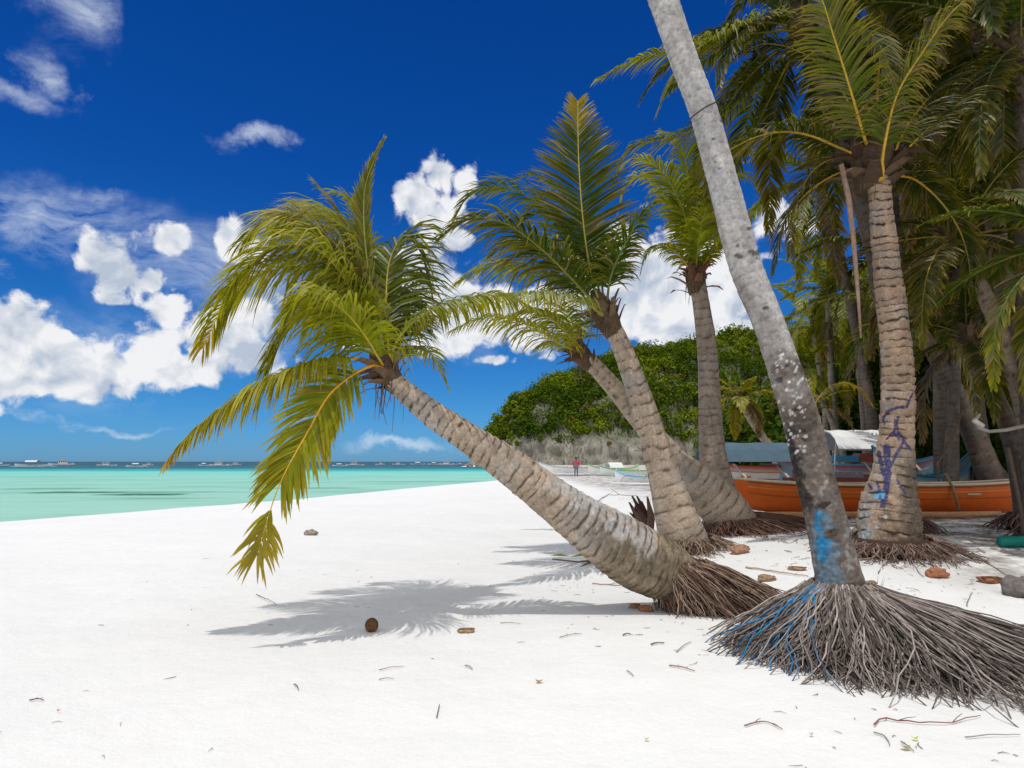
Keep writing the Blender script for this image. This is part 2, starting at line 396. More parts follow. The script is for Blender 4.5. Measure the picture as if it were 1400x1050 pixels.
def leaf_bases(parent, c, axis_, r, n=16, L=.35, col=(.13, .085, .05), spread=.8):
    """fibrous sheaths and cut stalk stubs wrapped round the crown's heart"""
    b = MB(); ax = Vector(axis_).normalized(); u = ax.orthogonal().normalized(); w = ax.cross(u); c = Vector(c)
    b.tube([c-ax*r*2.2, c-ax*r, c+ax*r*.3, c+ax*r*1.6, c+ax*r*3], [r*.95, r*1.15, r*1.3, r*1.0, r*.35], 14, (.11, .075, .045))
    for i in range(n):
        a = i*2.4+U(-.3, .3); d = u*math.cos(a)+w*math.sin(a); s = c+ax*U(-2.0, 1.0)*r+d*r*.85; dd = (d*spread*U(.5, 1.2)+ax*U(.3, 1.2)+Vector((0, 0, -.2))).normalized()
        ll = L*U(.5, 1.1); kb = U(.6, 1.7); cc = tuple(x*kb for x in col)
        pts = [s, s+dd*ll*.4, s+dd*ll*.75+Vector((0, 0, -.08*ll)), s+dd*ll+Vector((0, 0, -.3*ll))]
        side = dd.cross(d).normalized() if dd.cross(d).length > .05 else u
        V = []; wd = (r*.55, r*.42, r*.28, r*.05)
        for p, q in zip(pts, wd): V += [p+side*q, p+d*q*.3, p-side*q, p-d*q*.25]
        F = [(k*4+j, k*4+(j+1) % 4, (k+1)*4+(j+1) % 4, (k+1)*4+j) for k in range(3) for j in range(4)]+[(12, 13, 14, 15)]
        b.add(V, F, cc)
    for i in range(n):
        a = U(0, 6.28); d = u*math.cos(a)+w*math.sin(a); s = c+d*r+ax*U(-1.5, 1)*r
        b.tube([s, s+d*.03+Vector((0, 0, -U(.05, .2))), s+d*.02+Vector((U(-.04, .04), 0, -U(.2, .4)))], [.006, .004, .002], 4, mixc(col, (.35, .27, .2), rnd.random()*.6))
    return b.build('leaf_bases', BARK, parent)
def roots(parent, c, top, r0, Rf, n, th=.010, col=((.21, .17, .15), (.36, .32, .30)), h=None, wig=.05, tint=None, core=True, lean=(0, 0)):
    """c: centre on the ground; top: Vector of the trunk foot; Rf(angle): reach"""
    b = MB(); c = Vector(c); top = Vector(top); H = top.z-c.z
    if core:
        V = []; F = []; K = 28; lv = 5
        for j in range(lv+1):
            f = j/lv
            for k in range(K):
                a = 2*math.pi*k/K; rr = lerp(r0*.9, Rf(a)*.62, f**1.1)*(1+.12*noise.noise(Vector((math.cos(a)*2, math.sin(a)*2, f*3+c.x))))
                m = top.lerp(c, f); x = m.x+math.cos(a)*rr; y = m.y+math.sin(a)*rr
                V.append(Vector((x, y, max(gz(x, y)-.03, m.z-H*.10*math.sin(f*3.1)-.02))))
        F = [(j*K+k, j*K+(k+1) % K, (j+1)*K+(k+1) % K, (j+1)*K+k) for j in range(lv) for k in range(K)]+[tuple(range(K-1, -1, -1))]
        b.add(V, F, mixc(col[0], (.03, .02, .015), .6))
    for i in range(n):
        a = U(0, 2*math.pi); Rr = Rf(a)*(U(.62, 1.06) if rnd.random() < .9 else U(1.0, 1.22))*(1+.12*noise.noise(Vector((a*2.2, c.x, 0)))); f0 = U(0, .12) if rnd.random() < .55 else U(.1, .6); f1 = 1 if f0 < .12 else min(1, f0+U(.35, .8))
        pts = []; rs = []; K = 9; s1 = U(-1, 1)*wig; s2 = U(-1, 1)*wig; ph = U(0, 6); lift = U(-.02, .035)
        for k in range(K):
            f = lerp(f0, f1, k/(K-1)); aa = a+s1*math.sin(f*4+ph)+s2*f*2+wig*.3*math.sin(f*11+ph*3)*f
            rr = lerp(r0, Rr, f)
            m = top.lerp(c, f); x = m.x+math.cos(aa)*rr; y = m.y+math.sin(aa)*rr; g_ = gz(x, y)
            z = g_+(H*(1-f)**1.12)+lift*math.sin(f*3)+th+.008*math.sin(f*17+ph*2)*min(1, H*3)
            if k == K-1 and f1 == 1: z = g_-.015
            pts.append((x+U(-1, 1)*.006, y+U(-1, 1)*.006, z)); rs.append(th*U(.8, 1.2)*(1-.5*f))
        cc = mixc(col[0], col[1], rnd.random()**1.4); kb = U(.7, 1.2); cc = tuple(x*kb for x in cc)
        if tint:
            tc = tint(a, pts)
            if tc: cc = tc
        b.tube(pts, rs, 5, cc)
    return b.build('root_mass', ROOT, parent, True)

TAN = (.43, .335, .25); CRE = (.075, .05, .035)
# ---- P1: the low leaning palm
def base_of(px, py, D):
    p = P(px, py, D); return Vector((p.x, p.y, gz(p.x, p.y)))
b1 = base_of(945, 800, 6.0)
p1 = empty('coconut_palm', b1, 'thick palm leaning far left low over the sand with a shaggy green crown', 'palm tree')
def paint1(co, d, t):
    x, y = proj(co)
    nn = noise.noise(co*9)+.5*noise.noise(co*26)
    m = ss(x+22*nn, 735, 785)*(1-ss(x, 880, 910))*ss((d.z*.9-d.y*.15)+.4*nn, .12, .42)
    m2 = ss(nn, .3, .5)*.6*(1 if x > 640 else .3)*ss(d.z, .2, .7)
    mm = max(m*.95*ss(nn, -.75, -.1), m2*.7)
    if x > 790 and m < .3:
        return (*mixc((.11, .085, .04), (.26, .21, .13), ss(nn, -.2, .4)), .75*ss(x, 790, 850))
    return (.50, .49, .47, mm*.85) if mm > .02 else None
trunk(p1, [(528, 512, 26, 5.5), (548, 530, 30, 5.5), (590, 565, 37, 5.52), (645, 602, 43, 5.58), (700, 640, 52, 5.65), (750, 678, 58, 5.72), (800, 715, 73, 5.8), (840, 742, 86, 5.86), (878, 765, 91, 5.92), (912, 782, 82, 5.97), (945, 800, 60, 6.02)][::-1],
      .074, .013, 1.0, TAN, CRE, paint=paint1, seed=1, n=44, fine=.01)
def pw(l, D0): return [P(a, b, D0+c) for a, b, c in l]
w1 = (-.25, 0, 0); D = 5.5
frond(p1, pw([(530, 512, 0), (497, 492, -.1), (430, 493, -.3), (345, 530, -.45), (268, 588, -.55), (228, 632, -.6)], D), .52, 2.2, 110, .018, LIME, (.42, .36, .03), .6, ORANGE, .013, endyel=(.9, (.6, .32, .03)), start=.2, ang=(82, 40), vee=0)
frond(p1, pw([(532, 516, 0), (508, 500, -.2), (455, 535, -.5), (420, 592, -.65), (388, 650, -.75), (372, 690, -.78), (352, 758, -.8)], D), 0.42, 0.7, 84, .018, mixc(GREEN, LIME, .5), (.42, .36, .03), .6, ORANGE, .013, gap=(.74, .84), fan=.8, endyel=(.84, (.42, .34, .05)), start=.2, up=(.2, -.9, .3), ang=(50, 22))
frond(p1, pw([(528, 508, 0), (500, 430, 0), (445, 372, 0), (375, 365, 0), (315, 405, 0), (278, 475, .1)], D), 0.80, 2.2, 80, .015, mixc(GREEN, LIME, .5), LIME, .5, YEL, .013, wind=w1, endyel=(.85, (.45, .34, .03)))
frond(p1, pw([(528, 506, 0), (508, 420, .2), (470, 350, .35), (420, 310, .45), (370, 300, .5), (325, 335, .5)], D), 0.85, 1.8, 80, .015, mixc(GREEN, LIME, .5), LIME, .4, YEL, .013, wind=w1)
frond(p1, pw([(530, 505, 0), (515, 430, .1), (490, 350, .2), (462, 290, .2), (432, 250, .2)], D), 0.48, 0.63, 66, .014, LIME, (.26, .25, .05), .7, (.35, .3, .12), .012, ang=(45, 15), dry=.3, wind=w1, rag=.3)
frond(p1, pw([(530, 505, 0), (512, 430, .0), (478, 360, -.1), (430, 305, -.2), (385, 290, -.3), (350, 310, -.4)], D), 0.57, 1.03, 60, .014, mixc(GREEN, DRY, .25), (.45, .42, .32), .8, (.4, .35, .2), .012, dry=.35, wind=w1, rag=.3)
frond(p1, pw([(531, 505, 0), (514, 430, -.1), (500, 340, -.15), (498, 265, -.15), (510, 222, -.2), (524, 192, -.25)], D), 0.23, 0.23, 60, .012, (.16, .20, .03), (.3, .3, .06), .5, (.35, .33, .08), .015, ang=(20, 12), start=.45, rag=.3)
frond(p1, pw([(534, 505, 0), (528, 430, .2), (532, 360, .4), (552, 325, .5), (575, 345, .5), (588, 395, .5)], D), 0.72, 1.6, 76, .015, DARK, LIME, .2, YEL, .013, wind=(.15, 0, 0))
frond(p1, pw([(534, 505, 0), (535, 450, .5), (548, 400, .8), (568, 375, .9), (585, 385, .9)], D), 0.57, 1.26, 50, .015, DARK, LIME, .2, YEL, .012)
frond(p1, pw([(536, 506, 0), (541, 470, -.1), (575, 432, -.1), (635, 409, .0), (690, 405, .1), (735, 425, .1)], D), 0.46, 2.6, 64, .013, (.15, .21, .02), LIME, .6, (.45, .38, .04), .012, start=.2)
frond(p1, pw([(538, 506, 0), (556, 478, .5), (585, 480, .9), (602, 505, 1.0), (612, 530, 1.0)], D), 0.34, 1.15, 40, .014, mixc(GREEN, LIME, .5), LIME, .4, YEL, .011)
frond(p1, pw([(528, 508, 0), (490, 450, .1), (440, 425, .1), (395, 450, .0), (362, 505, .0)], D), 0.70, 2.2, 70, .015, mixc(GREEN, LIME, .5), LIME, .4, YEL, .012, wind=w1)
frond(p1, pw([(528, 508, 0), (500, 460, -.4), (465, 420, -.6), (425, 400, -.7), (390, 430, -.7)], D), 0.68, 2.2, 66, .014, mixc(GREEN, LIME, .5), LIME, .5, YEL, .012, wind=w1)
frond(p1, pw([(529, 506, 0), (510, 400, .5), (480, 320, .8), (440, 285, .9), (395, 300, .9)], D), 0.85, 1.8, 70, .016, DARK, LIME, .3, YEL, .012, wind=w1)
frond(p1, pw([(529, 506, 0), (515, 410, .3), (500, 330, .4), (478, 275, .4), (455, 262, .4)], D), 0.57, 0.92, 50, .015, mixc(GREEN, LIME, .5), LIME, .4, YEL, .012, wind=w1)
frond(p1, pw([(529, 506, 0), (505, 450, .4), (480, 410, .6), (450, 395, .7), (425, 420, .7)], D), 0.57, 1.84, 50, .016, DARK, LIME, .3, YEL, .012)
frond(p1, pw([(530, 505, 0), (512, 420, .1), (488, 345, .1), (450, 300, .1), (405, 290, .1), (372, 325, .1)], D), .75, 1.6, 66, .014, mixc(GREEN, LIME, .5), LIME, .6, (.35, .3, .12), .012, dry=.12, wind=w1, rag=.2)
frond(p1, pw([(530, 505, 0), (518, 440, .3), (505, 380, .5), (492, 310, .6), (488, 268, .6)], D), .42, .7, 56, .014, mixc(GREEN, LIME, .5), LIME, .5, (.35, .3, .12), .012, ang=(45, 18), rag=.25)
frond(p1, pw([(528, 507, 0), (488, 410, -.2), (440, 345, -.3), (385, 335, -.4), (335, 365, -.4), (305, 410, -.4)], D), .72, 1.9, 74, .014, mixc(GREEN, LIME, .6), LIME, .6, (.4, .34, .06), .012, wind=w1, rag=.2)
leaf_bases(p1, P(530, 510, 5.5), P(510, 480, 5.5)-P(548, 530, 5.5), .075, 18, .30)
roots(p1, base_of(985, 800, 6.05), P(925, 764, 6.0), .24, lambda a: .50+.16*max(0, math.cos(a))+.08*max(0, -math.sin(a)), 950, .0062, ((.11, .06, .042), (.38, .28, .21)), wig=.12)

# ---- P2: tall palm behind it with the upright frond
b2 = base_of(938, 742, 8.9)
p2 = empty('coconut_palm', b2, 'slender leaning palm with one frond standing straight up, directly behind the low leaning palm', 'palm tree')
trunk(p2, [(942, 752, 72, 8.9), (928, 718, 66, 8.9), (917, 680, 56, 8.9), (907, 645, 48, 8.9), (893, 600, 42, 8.9), (878, 552, 37, 8.9), (860, 500, 33, 8.9), (843, 458, 29, 8.9), (828, 430, 27, 8.9)], .15, .0035, .85, TAN, CRE, paint=None, seed=4, n=36, fine=.018)
D = 8.9; K2 = dict(seg=4)
frond(p2, pw([(826, 430, 0), (808, 375, -.2), (797, 300, -.3), (791, 215, -.3), (790, 138, -.2)], D), .80, .35, 84, .020, DARK, (.12, .14, .02), .5, (.24, .25, .05), .018, up=(0, -1, .1), ang=(72, 35), start=.14, endyel=(.8, (.4, .3, .03)), rag=.05)
frond(p2, pw([(822, 428, 0), (792, 392, -.5), (740, 340, -.9), (688, 304, -1.1), (640, 298, -1.2), (602, 322, -1.2)], D), .85, 1.3, 70, .020, (.05, .085, .012), (.12, .14, .02), .5, (.30, .27, .04), .018, rag=.1, wind=w1)
frond(p2, pw([(822, 428, 0), (775, 388, .3), (720, 368, .5), (665, 365, .5), (622, 388, .5)], D), .82, 1.5, 64, .020, GREEN, LIME, .5, (.3, .3, .05), .016, wind=w1)
frond(p2, pw([(824, 426, 0), (792, 350, .2), (745, 285, .3), (690, 256, .3), (645, 262, .3), (620, 300, .3)], D), .8, 1.0, 70, .020, DARK, GREEN, .4, (.2, .2, .05), .016, wind=w1)
frond(p2, pw([(828, 436, 0), (797, 412, -.7), (742, 402, -1.3), (675, 406, -1.9), (612, 424, -2.3), (566, 456, -2.5)], D), .55, 2.4, 84, .017, (.13, .19, .02), LIME, .6, (.36, .32, .05), .016)
frond(p2, pw([(829, 424, 0), (834, 382, -.3), (850, 342, -.5), (876, 298, -.6), (905, 268, -.6), (925, 280, -.6)], D), .5, 1.1, 60, .018, DARK, GREEN, .4, (.2, .22, .05), .016)
frond(p2, pw([(825, 426, 0), (803, 330, .4), (772, 270, .6), (735, 240, .7), (700, 245, .7)], D), .6, .7, 60, .020, DARK, GREEN, .5, (.24, .22, .05), .016, wind=w1)
frond(p2, pw([(827, 426, 0), (815, 340, .8), (790, 280, 1.2), (755, 262, 1.4), (720, 290, 1.4)], D), .66, 1., 60, .022, DARK, GREEN, .3, (.24, .22, .05), .016)
frond(p2, pw([(823, 428, 0), (785, 378, -.1), (742, 335, -.2), (700, 330, -.3), (668, 350, -.3)], D), .66, 1.2, 60, .022, DARK, GREEN, .3, (.24, .22, .05), .016, wind=w1)
frond(p2, pw([(829, 424, 0), (838, 350, .8), (846, 310, 1.4), (864, 290, 1.8), (880, 315, 1.8)], D), .5, 1.0, 44, .018, DARK, GREEN, .3, (.24, .22, .05), .014)
frond(p2, pw([(827, 426, 0), (806, 360, .1), (770, 305, .2), (742, 290, .2), (712, 300, .2)], D), .7, .9, 50, .024, DARK, GREEN, .3, (.24, .22, .05), .014)
leaf_bases(p2, P(828, 432, 8.9), P(815, 400, 8.9)-P(842, 458, 8.9), .13, 20, .42)
roots(p2, b2, P(936, 735, 8.9), .34, lambda a: .62, 420, .007, ((.16, .10, .07), (.36, .27, .2)), wig=.1)

# ---- P2b: lower crown on a trunk crossing behind P2
b3 = base_of(1003, 716, 10.2)
p3 = empty('coconut_palm', b3, 'thick based palm whose trunk slants up left behind the slender palm', 'palm tree')
trunk(p3, [(1012, 722, 62, 10.2), (985, 692, 66, 10.2), (955, 662, 56, 10.2), (920, 630, 42, 10.2), (890, 592, 34, 10.2), (858, 552, 29, 10.2), (828, 517, 25, 10.2), (794, 482, 23, 10.2)], .13, .0035, .75, TAN, CRE, seed=9, n=30, fine=.02)
D = 10.2
frond(p3, pw([(792, 482, 0), (762, 468, -.6), (718, 442, -1), (665, 432, -1.2), (618, 452, -1.2)], D), .66, 2.2, 56, .019, LIME, (.24, .26, .04), .6, YEL, .015)
frond(p3, pw([(792, 482, 0), (775, 455, -.3), (745, 430, -.5), (715, 425, -.6), (690, 445, -.6)], D), .5, 1.5, 50, .019, LIME, (.24, .26, .04), .6, YEL, .014)
frond(p3, pw([(792, 480, 0), (780, 440, .3), (765, 412, .5), (740, 405, .6), (715, 420, .6)], D), .5, 1.3, 50, .019, GREEN, LIME, .5, YEL, .014)
frond(p3, pw([(794, 480, 0), (798, 450, .3), (808, 425, .6), (822, 420, .8), (838, 440, .8)], D), .4, 1.3, 40, .018, GREEN, LIME, .5, YEL, .013)
frond(p3, pw([(793, 482, 0), (770, 440, 1), (745, 425, 1.6), (700, 430, 1.8), (660, 450, 1.8)], D), .5, 1.5, 46, .02, GREEN, LIME, .6, YEL, .015)
frond(p3, pw([(790, 484, 0), (770, 475, .3), (750, 470, .5), (730, 478, .6)], D), .3, 1.5, 30, .016, GREEN, LIME, .5, YEL, .012)
leaf_bases(p3, P(793, 483, 10.2), P(775, 460, 10.2)-P(810, 500, 10.2), .12, 20, .40, (.15, .08, .05))
roots(p3, base_of(1020, 725, 10.1), P(1004, 706, 10.2), .36, lambda a: .75+.2*max(0, math.cos(a)), 520, .0075, ((.12, .06, .045), (.30, .19, .14)), wig=.12)

# ---- P3: upright palm left of the big foreground trunk
b4 = base_of(990, 700, 10.6)
p4 = empty('coconut_palm', b4, 'upright slim palm standing at the left end of the orange boat', 'palm tree')
trunk(p4, [(994, 705, 60, 10.6), (984, 672, 50, 10.6), (976, 635, 42, 10.6), (972, 590, 36, 10.6), (970, 540, 32, 10.6), (967, 480, 29, 10.6), (960, 425, 26, 10.6), (953, 382, 24, 10.6)],   .14, .003, .75, (.33, .26, .205), CRE, seed=14, n=30, fine=.02)
D = 10.6
for l, lf, dr in (([(950, 375, 0), (946, 310, -.3), (942, 250, -.5), (932, 200, -.6), (905, 180, -.6)], .55, 1.0), ([(948, 378, 0), (930, 350, -.4), (905, 335, -.7), (886, 345, -.8), (876, 372, -.8)], .34, 1.5),
                  ([(954, 376, 0), (972, 345, -.2), (990, 325, -.3), (1012, 318, -.4)], .32, 1.2), ([(948, 374, 0), (925, 300, .2), (895, 250, .4), (862, 245, .5), (845, 290, .5)], .55, 1.2),
                  ([(952, 374, 0), (965, 300, .3), (990, 250, .5), (1022, 240, .6), (1045, 270, .6)], .55, 1.2), ([(950, 374, 0), (935, 290, -.5), (905, 235, -.9), (870, 215, -1.1), (845, 235, -1.2)], .55, 1.1),
                  ([(950, 374, 0), (952, 290, .5), (965, 225, .8), (985, 190, 1.0)], .55, .8), ([(950, 374, 0), (940, 300, .8), (915, 260, 1.2), (890, 260, 1.4)], .55, 1.2), ([(951, 374, 0), (958, 310, -.9), (975, 270, -1.4), (990, 265, -1.6)], .5, 1.3)):
    frond(p4, pw(l, D), lf, dr, 54, .020, mixc(GREEN, LIME, .3), LIME, .55, ORANGE if lf < .4 else (.4, .3, .04), .015)
leaf_bases(p4, P(951, 378, 10.6), P(950, 340, 10.6)-P(954, 400, 10.6), .13, 22, .42, (.16, .08, .045))
roots(p4, base_of(1020, 712, 10.5), P(993, 700, 10.6), .3, lambda a: .6+.55*max(0, math.cos(a)), 560, .0075, ((.10, .05, .04), (.24, .14, .11)), wig=.1)

# ---- P4: the big foreground trunk
b5 = base_of(1150, 870, 4.7)
p5 = empty('coconut_palm', b5, 'tall grey trunk nearest the camera with faded blue paint and a wide root skirt', 'palm tree')
def base5(t, co):
    x, y = proj(co)
    c = (.43, .405, .385)
    n = noise.noise(co*4.5)+.5*noise.noise(co*12)
    k = ss(y+n*90, 380, 600)
    c = mixc(c, (.165, .125, .098), k)
    m = noise.noise(co*22)+.6*noise.noise(co*55)
    c = mixc(c, (.075, .06, .05), .75*k*ss(n+.5*m, .05, .55)); return mixc(c, (.42, .38, .34), .5*k*ss(m-.6*n, .25, .6))
spots = [(1068+U(-14, 26)+(i % 3)*6, 470+U(0, 150), U(1.2, 2.6)) for i in range(90)]
darks = [(952, 50, 3), (1015, 335, 7), (1033, 345, 9), (1012, 350, 6), (978, 222, 2.2), (966, 260, 2.6), (975, 190, 3), (988, 165, 2.5), (985, 230, 2), (1040, 350, 6), (1000, 315, 3), (1025, 312, 3), (1048, 420, 6), (1056, 436, 5), (1066, 520, 6), (1096, 600, 8), (1088, 560, 5), (1110, 640, 9), (1130, 650, 8), (1122, 610, 6), (1128, 690, 9), (1140, 730, 9), (1075, 500, 5)]
def paint5(co, d, t):
    x, y = proj(co)
    if d.y > .3: return None
    for sx, sy, r in spots:
        if abs(x-sx) < 4 and (x-sx)**2+(y-sy)**2 < r*r: return (.66, .65, .62, .9)
    n = noise.noise(co*14)+.5*noise.noise(co*40)
    for sx, sy, r in darks:
        q = math.hypot((x-sx)*.8+2*n, (y-sy)*1.5)
        if q < r*1.3: return (.035, .03, .026, .8*ss(.9-q/r+1.1*n, 0, .5))
    # dark wet streak on the left flank
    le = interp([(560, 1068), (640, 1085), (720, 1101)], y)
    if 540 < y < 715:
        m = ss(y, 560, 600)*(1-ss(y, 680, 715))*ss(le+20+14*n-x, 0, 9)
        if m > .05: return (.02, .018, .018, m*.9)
    if y > 655:
        c = interp([(655, 1118), (720, 1124), (800, 1136)], y); h = interp([(655, 4), (690, 15), (800, 24)], y)
        m = ss(h-abs(x-c)+8*n, 0, 9)*ss(y+20*n, 672, 700)
        if m > .03:
            br = ss(math.hypot((x-1117)/9, (y-708)/22)+.6*n, 1.1, .6)+ss(math.hypot((x-1125)/12, (y-748)/24)+.6*n, 1.1, .5)
            return (*mixc((.16, .28, .38), (.01, .27, .55), min(1, br)), m*(.8 if br > .2 else .72)*ss(n, -.75, -.2))
    return None
trunk(p5, [(895, -40, 47, 4.35), (907, 0, 47, 4.37), (938, 90, 45, 4.42), (962, 154, 45, 4.45), (990, 255, 47, 4.5), (1018, 360, 51, 4.55), (1048, 435, 50, 4.58), (1070, 497, 52, 4.6), (1100, 591, 58, 4.65), (1116, 660, 59, 4.67), (1129, 710, 61, 4.69), (1146, 785, 70, 4.7), (1152, 815, 78, 4.7)][::-1]+[(850, -190, 46, 4.2)],
      .075, .0045, .35, base5, (.15, .125, .11), fine=.008, n=72, paint=paint5, seed=21, lump=.03)
# cable tied round the trunk
b = MB(); c0 = P(962, 154, 4.45); ax = (P(938, 90, 4.42)-P(990, 255, 4.5)).normalized(); ax = (ax+Vector((-.25, 0, .05))).normalized(); u = Vector((1, 0, 0)); u = (u-ax*u.dot(ax)).normalized(); w_ = ax.cross(u)
b.tube([c0+(u*math.cos(a)+w_*math.sin(a))*(.113) for a in [2*math.pi*k/40 for k in range(41)]], .0045, 6, (.05, .05, .055)); b.build('wire_loop', WOOD, p5, True)
def R5(a):
    base = .80+.05*math.sin(a*5+1)
    k = max(0, math.cos(a-R(-22)))**6
    return base+1.05*k-.3*max(0, math.sin(a))
def tint5(a, pts):
    d = math.degrees(a) % 360
    if 198 < d < 210 and rnd.random() < .4 and pts[0][2] > .12: return (.02, .20, .42)
    if 185 < d < 235 and rnd.random() < .07: return (.10, .17, .28)
    return None
roots(p5, base_of(1150, 872, 4.72), P(1149, 796, 4.7), .175, R5, 2300, .0070, ((.085, .065, .055), (.42, .36, .325)), wig=.22, tint=tint5)

# ---- P5: palm with blue graffiti
b6 = base_of(1216, 738, 7.9)
p6 = empty('coconut_palm', b6, 'stout palm with ragged dark rings and blue painted scrawl, in front of the orange boat', 'palm tree')
strokes = [([(1212, 612), (1214, 640), (1212, 668), (1207, 690)], 6.5), ([(1201, 618), (1206, 640), (1212, 660)], 4), ([(1216, 640), (1226, 620), (1236, 604), (1228, 590), (1224, 575)], 3.5), ([(1236, 604), (1246, 616)], 2.5), ([(1226, 585), (1212, 600)], 2),
           ([(1208, 572), (1212, 562), (1226, 558), (1240, 556), (1244, 545), (1248, 538)], 2.2), ([(1206, 570), (1210, 580)], 2), ([(1226, 655), (1233, 668), (1238, 675)], 2), ([(1228, 570), (1222, 590), (1230, 602)], 3), ([(1186, 660), (1192, 668)], 2.5), ([(1207, 690), (1204, 676), (1200, 662)], 3)]
def paint6(co, d, t):
    x, y = proj(co)
    if d.y > .2: return None
    n = noise.noise(co*12)+.5*noise.noise(co*30)
    for c, rr in (((1198, 676), 3.6), ((1207, 676), 3.6)):
        if math.hypot(x-c[0], (y-c[1])*.6) < rr: return (.10, .42, .75, .95)
    for pl, w in strokes:
        for (ax_, ay), (bx, by) in zip(pl, pl[1:]):
            L2 = (bx-ax_)**2+(by-ay)**2; q = max(0, min(1, ((x-ax_)*(bx-ax_)+(y-ay)*(by-ay))/L2))
            if math.hypot(x-ax_-q*(bx-ax_), y-ay-q*(by-ay))+n*1.4 < w*.72: return (.012, .022, .15, .85)
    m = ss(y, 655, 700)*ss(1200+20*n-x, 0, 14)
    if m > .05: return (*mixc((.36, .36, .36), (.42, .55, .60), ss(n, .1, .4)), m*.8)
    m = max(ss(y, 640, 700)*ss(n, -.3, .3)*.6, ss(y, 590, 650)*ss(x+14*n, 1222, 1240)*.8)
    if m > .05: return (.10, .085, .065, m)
    return None
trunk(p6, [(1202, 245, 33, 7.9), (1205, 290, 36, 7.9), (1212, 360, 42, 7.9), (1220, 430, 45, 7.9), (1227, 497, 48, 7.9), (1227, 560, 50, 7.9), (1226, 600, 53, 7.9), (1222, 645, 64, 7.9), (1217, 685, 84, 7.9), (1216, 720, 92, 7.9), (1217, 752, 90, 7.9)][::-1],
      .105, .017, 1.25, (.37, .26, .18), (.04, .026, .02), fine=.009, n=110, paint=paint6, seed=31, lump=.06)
D = 7.9; GR = (.042, .068, .011); GDK = (.07, .11, .014)  # GR, GDK: leaf greens darkened, grove shade put into the colour
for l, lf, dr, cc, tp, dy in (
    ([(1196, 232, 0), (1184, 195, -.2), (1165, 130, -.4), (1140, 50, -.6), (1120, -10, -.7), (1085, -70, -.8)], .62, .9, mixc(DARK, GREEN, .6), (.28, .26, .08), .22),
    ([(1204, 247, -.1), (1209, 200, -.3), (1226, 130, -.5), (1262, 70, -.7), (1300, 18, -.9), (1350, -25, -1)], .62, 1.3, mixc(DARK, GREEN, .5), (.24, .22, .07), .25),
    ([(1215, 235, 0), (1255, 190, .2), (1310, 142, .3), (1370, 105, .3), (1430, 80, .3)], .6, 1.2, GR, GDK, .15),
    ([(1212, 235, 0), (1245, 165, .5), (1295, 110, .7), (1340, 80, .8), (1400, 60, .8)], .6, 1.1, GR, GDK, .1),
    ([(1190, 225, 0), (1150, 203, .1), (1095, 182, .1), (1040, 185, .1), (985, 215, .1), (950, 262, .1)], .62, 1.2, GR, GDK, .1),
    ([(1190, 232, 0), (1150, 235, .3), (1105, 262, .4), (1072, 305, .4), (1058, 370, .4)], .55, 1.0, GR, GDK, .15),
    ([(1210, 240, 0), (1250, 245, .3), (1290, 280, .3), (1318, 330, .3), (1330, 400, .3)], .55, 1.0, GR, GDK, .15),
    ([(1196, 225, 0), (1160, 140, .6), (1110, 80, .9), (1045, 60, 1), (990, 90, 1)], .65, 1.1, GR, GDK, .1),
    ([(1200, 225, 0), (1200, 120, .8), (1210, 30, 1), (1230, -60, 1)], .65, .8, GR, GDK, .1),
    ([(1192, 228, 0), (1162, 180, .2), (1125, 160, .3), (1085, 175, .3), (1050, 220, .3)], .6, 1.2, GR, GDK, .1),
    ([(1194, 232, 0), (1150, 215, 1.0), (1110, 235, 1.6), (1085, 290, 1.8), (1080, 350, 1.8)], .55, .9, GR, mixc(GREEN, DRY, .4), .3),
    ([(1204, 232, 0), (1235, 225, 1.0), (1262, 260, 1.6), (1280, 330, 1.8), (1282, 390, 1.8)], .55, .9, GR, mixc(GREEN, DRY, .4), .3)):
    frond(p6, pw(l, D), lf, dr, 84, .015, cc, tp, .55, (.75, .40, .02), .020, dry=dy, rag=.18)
leaf_bases(p6, P(1190, 215, 8.0), (0, 0, 1), .2, 40, .5, (.12, .075, .05), 1.1)
b = MB(); ps = pw([(1150, 225, .1), (1160, 270, .1), (1167, 330, .1), (1173, 400, .1), (1177, 462, .1)], 7.8)
b.tube(ps, [.028, .034, .028, .022, .01], 7, (.33, .21, .16)); b.build('dead_stalk', WOOD, p6, True)
roots(p6, b6, P(1217, 733, 7.9), .42, lambda a: .72+.25*max(0, math.cos(a-.2)), 480, .0065, ((.12, .07, .055), (.34, .25, .2)), wig=.16)

# ---- generic palm builder for the rest of the grove
def palm(name, label, pts, L, nf, group=None, seed=0, basec=(.15, .115, .09), col=GR, tip=GDK, leaf=.19, nl=46, w=.021, root=.5, nroot=90, sp=.12, fine=.035, rib=(.20, .17, .03), cat='palm tree', **kw):  # default bark and leaf colours darkened to carry the grove shade
    x, y, _, D = pts[-1]; b_ = base_of(x, y, D); o = empty(name, b_, label, cat, group)
    q = P(x, y, D); pts = list(pts)
    W = [(*P(a, b, D), ww*.5/FP*D*.74) for a, b, ww, D in pts]
    if q.z > b_.z+.05: W.append((b_.x, b_.y, b_.z-.1, W[-1][3]*1.25))
    trunk_w(o, W[::-1], sp, .009, .8, basec, CRE, fine, 20, None, seed)
    c = Vector(W[0][:3]); ax = c-Vector(W[1][:3])
    crown(o, c, nf, L, seed, leaf=leaf, nl=nl, w=w, col=col, tip=tip, rib=rib, az0=seed*1.3, **kw)
    leaf_bases(o, c, ax, W[0][3]*1.2, 16, .4)
    if nroot: roots(o, b_, b_+Vector((0, 0, .22)), W[-1][3]*.9, lambda a: root, nroot, .014, ((.10, .06, .05), (.26, .18, .14)), wig=.15)
    return o
GP = 'palms of the shaded grove'
